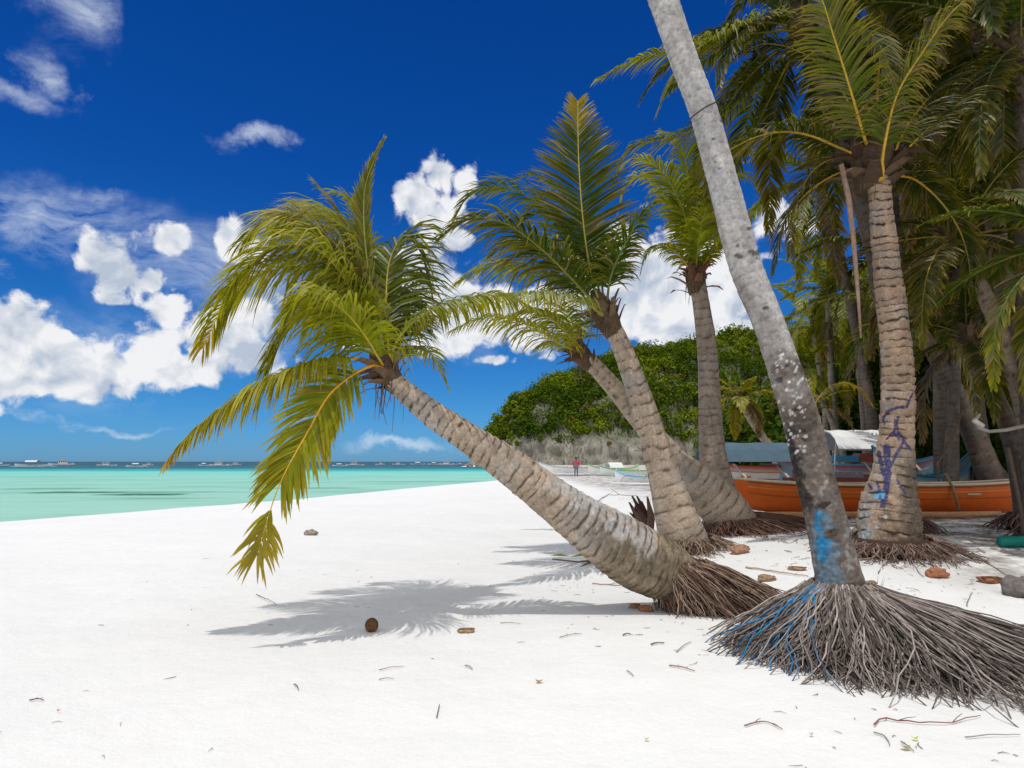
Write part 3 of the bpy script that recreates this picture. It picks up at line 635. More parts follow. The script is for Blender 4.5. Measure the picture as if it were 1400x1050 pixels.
palm('coconut_palm', 'shaded palm whose trunk slants up left just right of the palm with blue scrawl', [(1243, 425, 20, 13.5), (1262, 458, 23, 13.5), (1280, 490, 27, 13.5), (1308, 540, 34, 13.5), (1328, 585, 38, 13.5), (1350, 640, 44, 13.5), (1360, 660, 50, 13.5)], 2.6, 13, GP, 3, (.16, .125, .10), el=(60, -35))
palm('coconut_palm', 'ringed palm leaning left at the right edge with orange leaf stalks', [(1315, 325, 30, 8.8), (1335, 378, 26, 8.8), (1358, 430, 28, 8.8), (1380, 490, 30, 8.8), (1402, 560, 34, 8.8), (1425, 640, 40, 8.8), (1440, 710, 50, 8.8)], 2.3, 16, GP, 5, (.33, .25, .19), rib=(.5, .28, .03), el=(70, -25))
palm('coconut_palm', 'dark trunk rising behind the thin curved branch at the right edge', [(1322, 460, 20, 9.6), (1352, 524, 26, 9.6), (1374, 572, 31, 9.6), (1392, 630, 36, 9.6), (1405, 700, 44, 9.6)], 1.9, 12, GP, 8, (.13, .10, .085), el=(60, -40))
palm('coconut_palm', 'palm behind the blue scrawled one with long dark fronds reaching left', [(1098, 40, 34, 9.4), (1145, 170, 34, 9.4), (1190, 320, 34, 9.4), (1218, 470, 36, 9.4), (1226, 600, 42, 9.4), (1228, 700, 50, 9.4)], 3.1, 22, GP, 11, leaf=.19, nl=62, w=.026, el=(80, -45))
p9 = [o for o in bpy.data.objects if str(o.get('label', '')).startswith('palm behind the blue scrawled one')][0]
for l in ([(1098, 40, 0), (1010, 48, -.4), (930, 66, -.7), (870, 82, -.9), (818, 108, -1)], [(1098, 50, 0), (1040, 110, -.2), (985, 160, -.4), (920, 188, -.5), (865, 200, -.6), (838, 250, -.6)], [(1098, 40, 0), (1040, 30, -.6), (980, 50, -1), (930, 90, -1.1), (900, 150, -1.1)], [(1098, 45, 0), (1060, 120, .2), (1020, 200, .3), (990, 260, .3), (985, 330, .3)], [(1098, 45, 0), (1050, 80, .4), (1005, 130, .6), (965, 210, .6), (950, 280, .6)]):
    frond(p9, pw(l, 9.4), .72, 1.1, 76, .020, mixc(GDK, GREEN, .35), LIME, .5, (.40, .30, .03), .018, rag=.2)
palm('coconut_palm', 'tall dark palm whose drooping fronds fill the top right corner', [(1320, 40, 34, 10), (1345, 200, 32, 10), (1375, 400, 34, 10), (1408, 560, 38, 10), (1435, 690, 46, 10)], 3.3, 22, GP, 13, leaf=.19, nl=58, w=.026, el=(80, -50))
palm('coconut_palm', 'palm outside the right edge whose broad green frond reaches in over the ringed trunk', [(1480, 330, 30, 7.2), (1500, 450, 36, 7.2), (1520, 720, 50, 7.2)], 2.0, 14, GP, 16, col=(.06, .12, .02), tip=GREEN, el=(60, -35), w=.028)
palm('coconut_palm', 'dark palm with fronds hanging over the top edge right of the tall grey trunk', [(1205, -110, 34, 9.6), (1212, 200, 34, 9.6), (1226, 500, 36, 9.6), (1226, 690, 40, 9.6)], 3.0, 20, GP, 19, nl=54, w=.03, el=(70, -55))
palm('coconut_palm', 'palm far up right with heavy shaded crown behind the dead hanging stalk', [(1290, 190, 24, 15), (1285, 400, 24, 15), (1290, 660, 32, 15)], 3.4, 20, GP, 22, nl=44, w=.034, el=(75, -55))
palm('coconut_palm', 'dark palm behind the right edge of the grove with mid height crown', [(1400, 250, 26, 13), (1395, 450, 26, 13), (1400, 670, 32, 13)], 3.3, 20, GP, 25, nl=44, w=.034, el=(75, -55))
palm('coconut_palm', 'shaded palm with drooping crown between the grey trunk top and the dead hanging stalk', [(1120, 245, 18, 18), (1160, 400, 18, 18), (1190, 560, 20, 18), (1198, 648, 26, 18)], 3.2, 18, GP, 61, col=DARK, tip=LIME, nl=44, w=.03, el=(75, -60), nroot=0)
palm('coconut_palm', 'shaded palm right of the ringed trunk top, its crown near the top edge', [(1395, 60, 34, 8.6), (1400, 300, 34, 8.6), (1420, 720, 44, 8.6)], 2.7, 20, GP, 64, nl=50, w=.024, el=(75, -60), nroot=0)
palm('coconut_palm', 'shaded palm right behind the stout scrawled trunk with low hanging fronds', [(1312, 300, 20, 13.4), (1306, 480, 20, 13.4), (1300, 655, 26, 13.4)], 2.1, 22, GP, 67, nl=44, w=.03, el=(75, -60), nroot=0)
# lit background palms seen between the two near trunks
palm('coconut_palm', 'small sunlit yellow green palm between the grey trunk and blue scrawled palm', [(1112, 448, 10, 24), (1120, 500, 9, 24), (1128, 560, 10, 24), (1130, 625, 14, 24)], 2.8, 18, None, 28, (.30, .25, .2), LIME, (.28, .3, .04), nl=34, w=.045, el=(70, -40), nroot=0)
palm('coconut_palm', 'thin background palm just left of the blue scrawled palm with pale trunk', [(1168, 400, 10, 22), (1172, 480, 10, 22), (1180, 560, 12, 22), (1186, 632, 16, 22)], 3.0, 18, None, 31, (.28, .23, .19), GREEN, LIME, nl=34, w=.04, el=(70, -45), nroot=0)
palm('coconut_palm', 'short palm leaning left with a wind ragged yellow crown behind the grey boat awning', [(1012, 545, 14, 19), (1025, 572, 12, 19), (1043, 598, 14, 19), (1062, 626, 18, 19)], 1.25, 12, None, 34, (.42, .34, .27), LIME, (.4, .36, .06), nl=30, w=.035, leaf=.28, el=(75, -40), nroot=0, rib=(.5, .36, .05))
palm('coconut_palm', 'pale crooked background trunk right of the grey foreground trunk, bending left', [(1098, 505, 8, 20), (1108, 530, 8, 20), (1130, 560, 10, 20), (1150, 610, 12, 20), (1155, 640, 14, 20)], 1.6, 12, None, 37, (.32, .27, .22), GREEN, LIME, nl=26, w=.04, nroot=0)
# palms deep in the grove: two prototypes, copied
protoC = palm('coconut_palm', 'x', [(1150, 360, 14, 22), (1158, 480, 14, 22), (1165, 640, 20, 22)], 3.2, 18, 'palms deep in the grove', 40, (.30, .25, .20), col=GREEN, tip=LIME, nl=30, w=.045, nroot=0, el=(75, -50), fine=.08)  # sunny copy: light put into paler bark and brighter leaves
protoA = palm('coconut_palm', 'x', [(1250, 330, 16, 20), (1262, 480, 16, 20), (1270, 650, 22, 20)], 3.4, 20, 'palms deep in the grove', 41, (.11, .085, .07), nl=30, w=.05, nroot=0, el=(75, -55), fine=.08)  # shaded copy: grove shade put into dark bark and leaves
protoB = palm('coconut_palm', 'x', [(1330, 370, 15, 22), (1320, 500, 15, 22), (1335, 648, 22, 22)], 3.2, 18, 'palms deep in the grove', 44, (.11, .085, .07), nl=30, w=.05, nroot=0, el=(70, -60), fine=.08)
deep = [(1142, 22, .85, 'deep grove palm with crown over the white boat canopy'), (1218, 17, .9, 'deep grove palm hidden behind the blue scrawled trunk'), (1300, 19, 1.0, 'deep grove palm above the upturned blue prow'), (1345, 15, .85, 'short deep grove palm behind the right end of the orange boat'), (1385, 20, 1.1, 'deep grove palm behind the thin curved branch'),
        (1270, 27, 1.2, 'tall deep grove palm in the darkest gap of the grove'), (1190, 30, 1.1, 'far grove palm above the green net fence'), (1400, 28, 1.3, 'farthest palm at the right picture edge'), (1330, 33, 1.4, 'far tall palm showing through the crowns on the right'), (1470, 14, 1.2, 'palm just outside the right edge shading the ground'), (1560, 17, 1.2, 'palm far outside the right edge'), (1335, 14, .7, 'low young palm behind the prow of the orange boat')]
for i, (px, Dd, s, lab) in enumerate(deep):
    src = protoC if i in (0, 6, 5) else (protoA, protoB)[i % 2]; o = src if i < 3 else copy_tree(src)
    x = (px-700)/FP*Dd; o.location = (x, Dd, gz(x, Dd)); o.rotation_euler = (0, 0, U(0, 6.28)); o.scale = (s, s, s*U(.85, 1.1)); o['label'] = lab

# ------------------------------------------------------------------ broadleaf trees and bushes behind the grove
def bush(name, label, c, rx, ry, rz, n, ls, cols, cat='tree', trunkh=0, group=None, seed=0):
    o = empty(name, c, label, cat, group); V = []; F = []; C = []; c = Vector(c)
    cl = [(c+Vector((U(-1, 1)*rx*.75, U(-1, 1)*ry*.75, trunkh+rz*(.25+.75*rnd.random()**.7))), U(.22, .42)*min(rx, rz)) for _ in range(26)]
    cl += [(c+Vector((U(-1, 1)*rx*.9, U(-1, 1)*ry*.9, trunkh+rz*.2*rnd.random())), .35*min(rx, rz)) for _ in range(8)]
    for i in range(n):
        cc, r = cl[i % len(cl)]; d = Vector((rnd.gauss(0, 1), rnd.gauss(0, 1), rnd.gauss(0, 1))).normalized(); p = cc+d*r*U(.55, 1.1)
        a = (d+Vector((U(-.6, .6), U(-.6, .6), U(-.2, .9)))).normalized(); u = a.orthogonal().normalized(); u.rotate(Matrix.Rotation(U(0, 6.28), 3, a)); w = a.cross(u); s = ls*U(.6, 1.3)
        b0 = len(V); V += [p-u*s, p+w*s*.45, p+u*s, p-w*s*.45]; F.append((b0, b0+1, b0+2, b0+3))
        k = mixc(cols[0], cols[1], min(1, max(0, rnd.random()*.7+.3*math.sin(i % len(cl))))); C += [k]*4
    mk('crown' if cat == 'tree' else 'foliage', V, F, FOREST, o, C)
    b = MB(); tz = trunkh+rz*.6
    b.tube([c+Vector((0, 0, -.1)), c+Vector((.08, 0, tz*.5)), c+Vector((-.05, .1, tz))], [.16, .11, .05], 8, (.16, .12, .09))
    for k in range(5): b.tube([c+Vector((0, 0, tz*.5)), c+Vector((U(-.5, .5)*rx, U(-.5, .5)*ry, tz*.8)), cl[k][0]], [.07, .045, .02], 6, (.16, .12, .09))
    b.build('trunk' if cat == 'tree' else 'stem', WOOD, o, True); return o
GB = ((.03, .06, .01), (.09, .14, .015)); GL = ((.06, .10, .012), (.17, .20, .02)); GD = ((.014, .028, .006), (.045, .070, .012))  # GL sunlit greens; GD has the grove's shade put into its colour
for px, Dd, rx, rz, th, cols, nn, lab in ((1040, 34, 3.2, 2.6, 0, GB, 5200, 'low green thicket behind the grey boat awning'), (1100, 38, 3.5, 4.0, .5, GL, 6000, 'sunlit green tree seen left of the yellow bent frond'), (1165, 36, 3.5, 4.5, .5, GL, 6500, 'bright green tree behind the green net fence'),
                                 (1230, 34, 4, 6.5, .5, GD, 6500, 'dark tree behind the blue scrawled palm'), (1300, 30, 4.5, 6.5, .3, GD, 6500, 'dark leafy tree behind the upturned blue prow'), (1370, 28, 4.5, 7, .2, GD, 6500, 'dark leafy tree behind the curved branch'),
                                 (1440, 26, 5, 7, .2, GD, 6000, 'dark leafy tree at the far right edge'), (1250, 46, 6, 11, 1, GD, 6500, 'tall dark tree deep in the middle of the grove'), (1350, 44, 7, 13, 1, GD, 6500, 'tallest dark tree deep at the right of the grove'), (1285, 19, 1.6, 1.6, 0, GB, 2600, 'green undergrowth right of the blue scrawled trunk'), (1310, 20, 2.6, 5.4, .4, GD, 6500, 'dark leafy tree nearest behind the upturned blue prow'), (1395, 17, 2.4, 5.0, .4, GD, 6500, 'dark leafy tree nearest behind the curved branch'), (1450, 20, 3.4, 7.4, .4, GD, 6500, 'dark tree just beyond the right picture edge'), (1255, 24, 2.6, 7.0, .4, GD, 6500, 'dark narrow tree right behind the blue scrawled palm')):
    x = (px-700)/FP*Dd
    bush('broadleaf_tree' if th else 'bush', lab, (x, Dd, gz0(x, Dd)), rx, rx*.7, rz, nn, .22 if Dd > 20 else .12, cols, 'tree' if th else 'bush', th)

# ------------------------------------------------------------------ hill with cliff and forest
RID = [(630, 628), (650, 618), (662, 596), (680, 566), (700, 545), (735, 527), (770, 512), (800, 502), (830, 489), (860, 481), (900, 475), (940, 466), (980, 459), (1010, 453), (1060, 455), (1120, 448), (1250, 440), (1500, 430)]
NU, NV = 230, 64; V = []; tops = []
def hillp(u, v):
    px = lerp(636, 1480, u); D0 = 246+10*noise.noise(Vector((px*.02, 0, 5)))+4*noise.noise(Vector((px*.07, 3, 5)))+14*ss(px, 900, 1100)
    py = interp(RID, px)+5*noise.noise(Vector((px*.035, 8, 0))); DR = D0+lerp(14, 60, ss(px, 650, 800)); zr = P(px, py, DR).z-3
    ch = (9+2*noise.noise(Vector((px*.03, 1, 1))))*ss(px, 650, 720)*lerp(1, .25, ss(px, 880, 960)); ch = min(ch, zr*.6)
    if v < .25: q = v/.25; D = D0+q*2.5+2.5*noise.noise(Vector((px*.06, q*2.4, 2)))*math.sin(q*3.1); z = lerp(SEA-1, ch, q)
    elif v < .9: q = (v-.25)/.65; D = lerp(D0+3, DR, q); z = ch+(zr-ch)*math.sin(q*math.pi/2)**.85
    else: q = (v-.9)/.1; D = lerp(DR, DR+60, q); z = lerp(zr, -3, q)
    x = (px-700)/FP*D
    n_ = noise.noise(Vector((x*.06, D*.06, z*.06)))*4+noise.noise(Vector((x*.2, D*.2, z*.2)))*1.4+.7*noise.noise(Vector((x*.55, D*.5, z*.5)))
    k = ss(v, 0, .08)*(1-ss(v, .93, 1))
    return Vector((x, D-n_*k*.7, z+n_*k*.45*(1 if v > .25 else .1)))
V = [hillp(i/(NU-1), j/(NV-1)) for j in range(NV) for i in range(NU)]
F = [(j*NU+i, j*NU+i+1, (j+1)*NU+i+1, (j+1)*NU+i) for j in range(NV-1) for i in range(NU-1)]
tag(mk('headland_hill', V, F, ROCK, smooth=True), 'rocky limestone headland with a pale cliff at its foot', kind='structure')
V = []; F = []; C = []
fr_ = random.Random(3)
cnt = 0
while cnt < 2700:
    u = fr_.random()*.86; v = .20+.73*fr_.random(); px = lerp(636, 1480, u)
    c = hillp(u, v)
    bare = noise.noise(Vector((c.x*.045, c.z*.05, 4)))
    if v < .27 and (fr_.random() < .93 or px < 690): continue
    if bare > .55 and v < .5: continue
    if px < 655: continue
    cnt += 1; r = fr_.uniform(1.3, 4.6)*(1 if v > .3 else .7)*(.7 if px < 720 else 1); hh = r*fr_.uniform(.8, 1.35)
    tone = fr_.random(); yl = ss(noise.noise(Vector((c.x*.05, c.z*.07, 9)))+fr_.uniform(-.4, .4), -.1, .5)
    base = mixc((.04, .085, .009), (.25, .31, .016), yl*.65+.35*tone)
    if fr_.random() < .04: base = (.15, .13, .03)
    lob = [(Vector((fr_.uniform(-.6, .6)*r, fr_.uniform(-.6, .6)*r, fr_.uniform(.1, .8)*hh)), fr_.uniform(.4, .62)*r) for _ in range(5)]
    for i in range(74):
        lc, lr = lob[i % 5]; d = Vector((fr_.gauss(0, 1), fr_.gauss(0, 1), fr_.gauss(.35, 1))).normalized(); p = c+lc+d*lr*fr_.uniform(.75, 1.08)
        a = (d+Vector((fr_.uniform(-.5, .5), fr_.uniform(-.5, .5), fr_.uniform(-.2, .6)))).normalized(); uu = a.orthogonal().normalized(); uu.rotate(Matrix.Rotation(fr_.uniform(0, 6.28), 3, a)); w = a.cross(uu); s = fr_.uniform(.3, .62)
        b0 = len(V); V += [p-uu*s, p+w*s*.7, p+uu*s, p-w*s*.7]; F.append((b0, b0+1, b0+2, b0+3)); k = fr_.uniform(.8, 1.25); C += [tuple(x*k for x in base)]*4
tag(mk('forest', V, F, FOREST, cols=C), 'dense green forest covering the headland hill', 'forest', kind='stuff')
# boulders at the hill foot
for i, (px, py, w, Dd) in enumerate(((643, 628, 9, 240), (655, 627, 10, 238), (668, 624, 16, 240), (684, 622, 18, 242), (700, 622, 14, 238))):
    c = P(px, 631, Dd); c.z = SEA; r = w/2/FP*Dd; V = []; F = []
    NA, NB = 18, 10
    for j in range(NB):
        th = math.pi*j/(NB-1)
        for k in range(NA):
            a = 2*math.pi*k/NA; d = Vector((math.sin(th)*math.cos(a), math.sin(th)*math.sin(a), math.cos(th)))
            V.append(c+Vector((d.x*r, d.y*r, d.z*r*1.1))*(1+.45*noise.noise(d*1.6+Vector((i*5, 0, 0)))+.15*noise.noise(d*5)))
    F = [(j*NA+k, j*NA+(k+1) % NA, (j+1)*NA+(k+1) % NA, (j+1)*NA+k) for j in range(NB-1) for k in range(NA)]
    tag(mk('boulder', V, F, ROCK), ('smallest shore rock at the seaward tip of the headland', 'second rock from the headland tip, standing in the sea', 'middle rock of the row below the headland', 'widest rock of the row at the headland foot', 'rock nearest the pale cliff at the row end')[i], 'rock', 'rocks at the foot of the headland')

# ------------------------------------------------------------------ boats
def hull_mesh(L, W, H, rise=.5, ns=28, cols=((1, 1, 1),)*3, bow=.9, prow=1.8):
    """returns outer+inner hull along local x; cols = bottom, top strake, inside"""
    b = MB(); St = []; prof = [(0, 0), (.35, .05), (.72, .22), (.9, .5), (1, .8), (1.03, 1.0)]
    for i in range(ns+1):
        t = -1+2*i/ns; a = abs(t)
        wv = max(.03, (1-a**prow)**.75); kz = H*.75*max(0, a-.62)**1.6*2.2; sh = H+rise*a**3
        row = [(t*L/2*(1 if True else 1), s*W/2*wv, kz+(sh-kz)*h) for s, h in [(-p, h) for p, h in prof[::-1]]+[(p, h) for p, h in prof[1:]]]
        St.append(row)
    n = len(St[0]); V = [v for r in St for v in r]; C = []
    for r in St:
        for j in range(n): C.append(cols[0] if 1 <= j <= n-2 else cols[1])
    F = [(i*n+j, i*n+j+1, (i+1)*n+j+1, (i+1)*n+j) for i in range(ns) for j in range(n-1)]
    b.add(V, F, C)
    V2 = [(v[0]*.985, v[1]*.90, v[2]+.035 if j not in (0, n-1) else v[2]-.002) for r in St for j, v in enumerate(r)]
    b.add(V2, [f[::-1] for f in F], cols[2])
    rim = [[St[i][j] for i in range(ns+1)] for j in (0, n-1)]
    return b, rim, St
def bangka(label, loc, rz, L, W, H, rise, cols, gun, canopy=None, floats=True, arms=3, span=1.6, fcol=(.6, .6, .58), group=None, extras=None, mast=0, cabin=None, plank=None, acol=None, name='outrigger_boat', box=None):
    o = empty(name, (0, 0, 0), label, 'boat', group)
    b, rim, St = hull_mesh(L, W, H, rise, cols=cols); h = b.build('hull', PAINT, o, True)
    if plank:
        for pz, pc in plank:
            s = MB()
            for r in (0, 1):
                pl = []
                for st in St[2:-2]:
                    n = len(st); a_, c_ = (st[0], st[2]) if r == 0 else (st[n-1], st[n-3])
                    v = Vector(c_).lerp(Vector(a_), pz); pl.append(v+Vector((0, (-1 if r == 0 else 1)*.008, 0)))
                s.tube(pl, .012, 5, pc)
            s.build('strake', PAINT, h, True)
    for r in rim:
        g = MB(); g.tube([(x, y, z+.012) for x, y, z in r], .025, 6, gun); g.build('gunwale', PAINT, o, True)
    for k in range(3):
        s = MB(); x = (-.22+.22*k)*L; s.box((x, 0, H*.72), (.22, W*.86, .03), mixc(gun, (.5, .35, .2), .5)); s.build('thwart', WOOD, o)
    if floats:
        ac = acol or (.5, .42, .3)
        for k in range(arms):
            x = (-.3+.6*k/(arms-1))*L; m = MB()
            m.tube([(x, -span-.02, -.0+H*.25), (x, -span*.8, H*.75), (x, -W*.45, H+.06), (x, W*.45, H+.06), (x, span*.8, H*.75), (x, span+.02, H*.25)], .028, 6, ac); m.build('outrigger_arm', WOOD, o, True)
        for s in (-1, 1):
            m = MB(); m.tube([(-.46*L, s*span, H*.42), (-.4*L, s*span, H*.22), (-.1*L, s*span, H*.2), (.3*L, s*span, H*.2), (.44*L, s*span, H*.3), (.5*L, s*span, H*.5)], [.03, .05, .055, .055, .045, .02], 8, fcol); m.build('outrigger_float', WOOD, o, True)
    if canopy:
        x0, x1, z, wd, cc = canopy
        V = []; F = []; n1, n2 = 8, 6
        for layer in (0, .03):
            for i in range(n1+1):
                for j in range(n2+1):
                    s = -1+2*j/n2; x = lerp(x0, x1, i/n1); V.append((x, s*wd/2, z+.16*(1-s*s)-.10*max(0, abs(s)-.8)*5*.3+layer-.02*math.sin(i*math.pi/2)**2))
        nn = (n1+1)*(n2+1)
        for i in range(n1):
            for j in range(n2): q = i*(n2+1)+j; F.append((q, q+1, q+n2+2, q+n2+1)[::-1]); F.append((nn+q, nn+q+1, nn+q+n2+2, nn+q+n2+1))
        for i in range(n1):
            for j in (0, n2): q = i*(n2+1)+j; F.append((q, q+n2+1, nn+q+n2+1, nn+q))
        for j in range(n2):
            for i in (0, n1): q = i*(n2+1)+j; F.append((q, q+1, nn+q+1, nn+q))
        e = MB(); e.add(V, F, cc)
        for s in (-1, 1): e.box(((x0+x1)/2, s*(wd/2+.115), z-.135), (x1-x0, .012, .36), cc, ax=Matrix.Rotation(R(40)*s, 3, 'X'))
        e.build('canopy', CLOTH, o)
        for x in (x0+.08, x1-.08):
            for s in (-1, 1): m = MB(); m.tube([(x, s*W*.42, H*.9), (x, s*wd*.45, z)], .018, 6, (.6, .6, .58)); m.build('post', WOOD, o)
    if cabin:
        x0, x1, z, cc = cabin; m = MB(); m.box(((x0+x1)/2, 0, (H+z)/2), (x1-x0, W*.8, z-H), cc); m.box(((x0+x1)/2, 0, z+.04), (x1-x0+.3, W, .07), (.75, .75, .73))
        for k in range(4): m.box((lerp(x0, x1, (k+.5)/4), 0, lerp(H, z, .6)), ((x1-x0)*.14, W*.81, (z-H)*.35), (.05, .07, .09))
        m.build('cabin', PAINT, o)
    if mast:
        m = MB(); m.tube([(0, 0, H), (0, 0, mast)], .04, 6, (.6, .58, .55)); m.tube([(0, 0, mast*.95), (L*.42, 0, H+rise*.5)], .012, 4, (.4, .4, .4)); m.tube([(0, 0, mast*.95), (-L*.42, 0, H+rise*.5)], .012, 4, (.4, .4, .4)); m.build('mast', WOOD, o)
    if extras: extras(o)
    o.location = loc; o.rotation_euler = (0, 0, rz)
    return o
# distant boats on the water
W8 = (.84, .84, .84)
pa = bangka('x', (0, 0, 0), 0, 11, 1.3, .6, .35, (W8, (.2, .3, .4), W8), (.6, .6, .6), (-1.9, 1.6, 1.7, 2.0, (.72, .72, .7)), True, 4, 3, (.78, .78, .76), 'outrigger boats moored far out', acol=(.7, .7, .68))
pb = bangka('x', (0, 0, 0), 0, 11, 1.5, .6, .4, (W8, (.7, .7, .7), W8), (.7, .7, .7), None, True, 4, 3.2, (.78, .78, .76), 'outrigger boats moored far out', acol=(.7, .7, .68), mast=5.2, cabin=(-2.6, 1.2, 2.3, (.72, .72, .72)))
far = [(50, 637.6, 50, 0, 'moored boat with a long canopy at the far left'), (88, 635.5, 32, 1, 'second moored boat from the left, tall white cabin on the horizon'), (150, 636.5, 26, 1, 'small masted boat moored alone near the left'), (190, 637.8, 28, 0, 'moored boat with canopy just left of the yellow frond tip'), (206, 635.6, 14, 1, 'small white cabin boat behind the fourth boat from left'),
       (283, 636.5, 22, 0, 'low moored boat right of the yellow frond tip'), (303, 636.6, 30, 1, 'moored white cabin boat in the cluster left of the hanging frond'), (323, 635.4, 18, 1, 'small moored boat at the right of the cluster left of the hanging frond'), (466, 637, 22, 0, 'low boat just right of the hanging frond'), (487, 636, 26, 1, 'white boat moored second right of the hanging frond'),
       (521, 635.2, 14, 1, 'tiny moored boat under the middle of the leaning trunk gap'), (546, 635.3, 18, 1, 'bright white tall cabin boat moored mid sea'), (572, 634.8, 22, 0, 'low canopy boat right of the bright white one'), (594, 634.8, 18, 0, 'faint low boat left of the large white boat near the headland'), (612, 635.2, 24, 1, 'large white boat moored nearest the headland tip'), (630, 634.6, 12, 1, 'small boat moored against the headland rocks'), (4, 636.4, 24, 0, 'boat cut by the left picture edge')]
for i, (px, py, w, k, lab) in enumerate(far):
    src = (pa, pb)[k]; first = lab == far[0][4] or lab == far[1][4]; o = src if first else copy_tree(src)
    Dd = (CH-SEA)*FP/(py-631); s = w/FP*Dd/11.5; o.location = ((px-700)/FP*Dd, Dd, SEA-.15*s); o.rotation_euler = (0, 0, U(-.35, .35)+(math.pi if i % 3 == 1 else 0)); o.scale = (s, s, s*U(.9, 1.1)); o['label'] = lab
# beached boats, mid distance
def gl(px, Dd): x = (px-700)/FP*Dd; return (x, Dd, gz0(x, Dd)+.02)
bangka('long white boat beached beyond the leaning trunk, beside the person in pink', gl(785, 66), .06, 7.0, 1.2, .8, .5, ((.78, .78, .78), (.5, .5, .5), W8), (.5, .5, .5), None, True, 4, 2.0, (.75, .75, .73))
bangka('white beached boat with pale green canopy bands just right of the person in pink', gl(838, 63), .25, 5.0, 1.0, .6, .45, ((.78, .78, .78), (.25, .5, .12), W8), (.3, .55, .15), (-.6, .7, 1.0, .9, (.72, .76, .70)), True, 3, 1.6, (.75, .75, .73))
bangka('green and white outrigger boat beached below the cliff foot, behind the slender trunk', gl(872, 58), -.1, 6.5, 1.0, .5, .4, ((.72, .74, .74), (.2, .42, .12), W8), (.2, .45, .12), None, True, 3, 2.2, (.25, .45, .15))
bangka('small white boat with pale blue rail left of the slender trunk', gl(884, 36), -.5, 3.6, .8, .45, .35, ((.78, .79, .8), (.15, .5, .68), W8), (.18, .55, .75), None, True, 3, 1.2, (.75, .77, .77))
bangka('white and blue boat glimpsed left of the upright slim palm', gl(945, 40), .2, 4.2, .9, .5, .4, ((.75, .76, .77), (.1, .35, .6), W8), (.1, .4, .65), None, True, 3, 1.4, (.2, .5, .2))
# boats behind the orange boat
bangka('white and red boat under a slate grey awning left of the foreground trunk', (*gl(1048, 16.5)[:2], gl(1048, 16.5)[2]), .08, 3.3, .9, .80, .14, ((.74, .73, .72), (.45, .10, .05), (.6, .6, .58)), (.5, .09, .05), (-1.5, .95, 1.20, 1.35, (.10, .16, .21)), True, 3, 1.2, (.6, .15, .08), plank=[(.3, (.4, .08, .05)), (.7, (.55, .3, .1))], cabin=None)
def crates(o):
    m = MB(); m.box((-.5, 0, 1.0), (.9, .5, .14), (.05, .32, .55)); m.box((.3, .1, 1.02), (.5, .4, .2), (.5, .1, .06)); m.build('deck_locker', PAINT, o)
bangka('blue and white boat with red trim under the bright white canopy', gl(1168, 16), -.05, 3.6, .9, .84, .2, ((.22, .38, .48), (.45, .05, .05), (.4, .4, .4)), (.1, .3, .5), (-.75, .75, 1.48, 1.3, (.80, .80, .80)), True, 3, 1.1, (.55, .55, .55), plank=[(.3, (.08, .25, .5)), (.6, (.7, .7, .65))], extras=crates)
bangka('red hulled boat just behind the orange boat between the two near trunks', gl(1165, 14.3), .02, 2.6, .8, .62, .12, ((.26, .02, .02), (.30, .03, .02), (.2, .05, .05)), (.14, .03, .03), None, False)
bangka('white boat with blue upturned prow in the shade right of the blue scrawled palm', gl(1262, 14.2), .10, 2.3, .75, .62, .62, ((.45, .45, .45), (.03, .20, .32), (.2, .25, .3)), (.02, .19, .32), None, False)
# the orange boat
def oextra(o):
    m = MB(); m.tube([(.95, -.52, -.02), (.86, -.48, .5), (.80, -.42, .72)], .022, 6, (.25, .18, .12)); m.build('prop_pole', WOOD, o, True)
    m = MB(); m.box((-.9, 0, .60), (1.6, .62, .05), (.20, .06, .04)); m.box((-.95, 0, .68), (.9, .5, .1), (.22, .2, .24)); m.build('deck_board', WOOD, o)
ORG = (.68, .125, .008)
oc = gl(1206, 12.2)
bangka('bright orange wooden boat with pointed prow lying behind the palm trunks', (oc[0], oc[1], oc[2]+.02), -.03, 5.75, .95, .50, .14, (ORG, (.62, .13, .012), (.3, .12, .04)), (.62, .52, .36), None, False, plank=[(.15, (.42, .09, .01)), (.55, (.68, .25, .04)), (.9, (.30, .07, .01))], extras=oextra)
b = MB(); b.tube([Vector(gl(1040, 11.6))+Vector((0, 0, .05)), Vector(gl(1200, 11.55))+Vector((0, 0, .05)), Vector(gl(1300, 11.5))+Vector((0, 0, .05)), Vector(gl(1358, 11.6))+Vector((0, 0, .08))], [.05, .055, .055, .03], 10, (.45, .24, .12))
tag(b.build('bamboo_float', WOOD, None, True, at=gl(1200, 11.55)), 'reddish tan float pole lying on the sand along the orange boat', 'pole')
# green net fence far behind the canopy
o = empty('net_fence', gl(1180, 26), 'green net fence on dark posts behind the white canopy', 'fence')
x0 = gl(1128, 26)[0]; x1 = gl(1215, 26)[0]; g0 = gz0((x0+x1)/2, 26)
m = MB(); m.box(((x0+x1)/2, 26, 1.55), (x1-x0, .02, .75), (.015, .13, .11)); m.box(((x0+x1)/2, 26, 1.97), (x1-x0, .05, .05), (.02, .05, .08)); m.build('net', CLOTH, o)
for k in range(5): m = MB(); m.tube([(lerp(x0, x1, k/4), 26.05, g0-.1), (lerp(x0, x1, k/4), 26.05, 2.05)], .035, 6, (.05, .05, .05)); m.build('post', WOOD, o)
# teal float at the right edge
c = G(1366, 748); b = MB(); b.tube([c+Vector((0, 0, .06)), c+Vector((.02, 0, .06)), c+Vector((1.4, .05, .07))], [.045, .062, .062], 14, (.0, .22, .17))
tag(b.build('painted_float', PAINT, None, True, at=c), 'teal green painted pole lying on the sand at the right edge', 'pole')
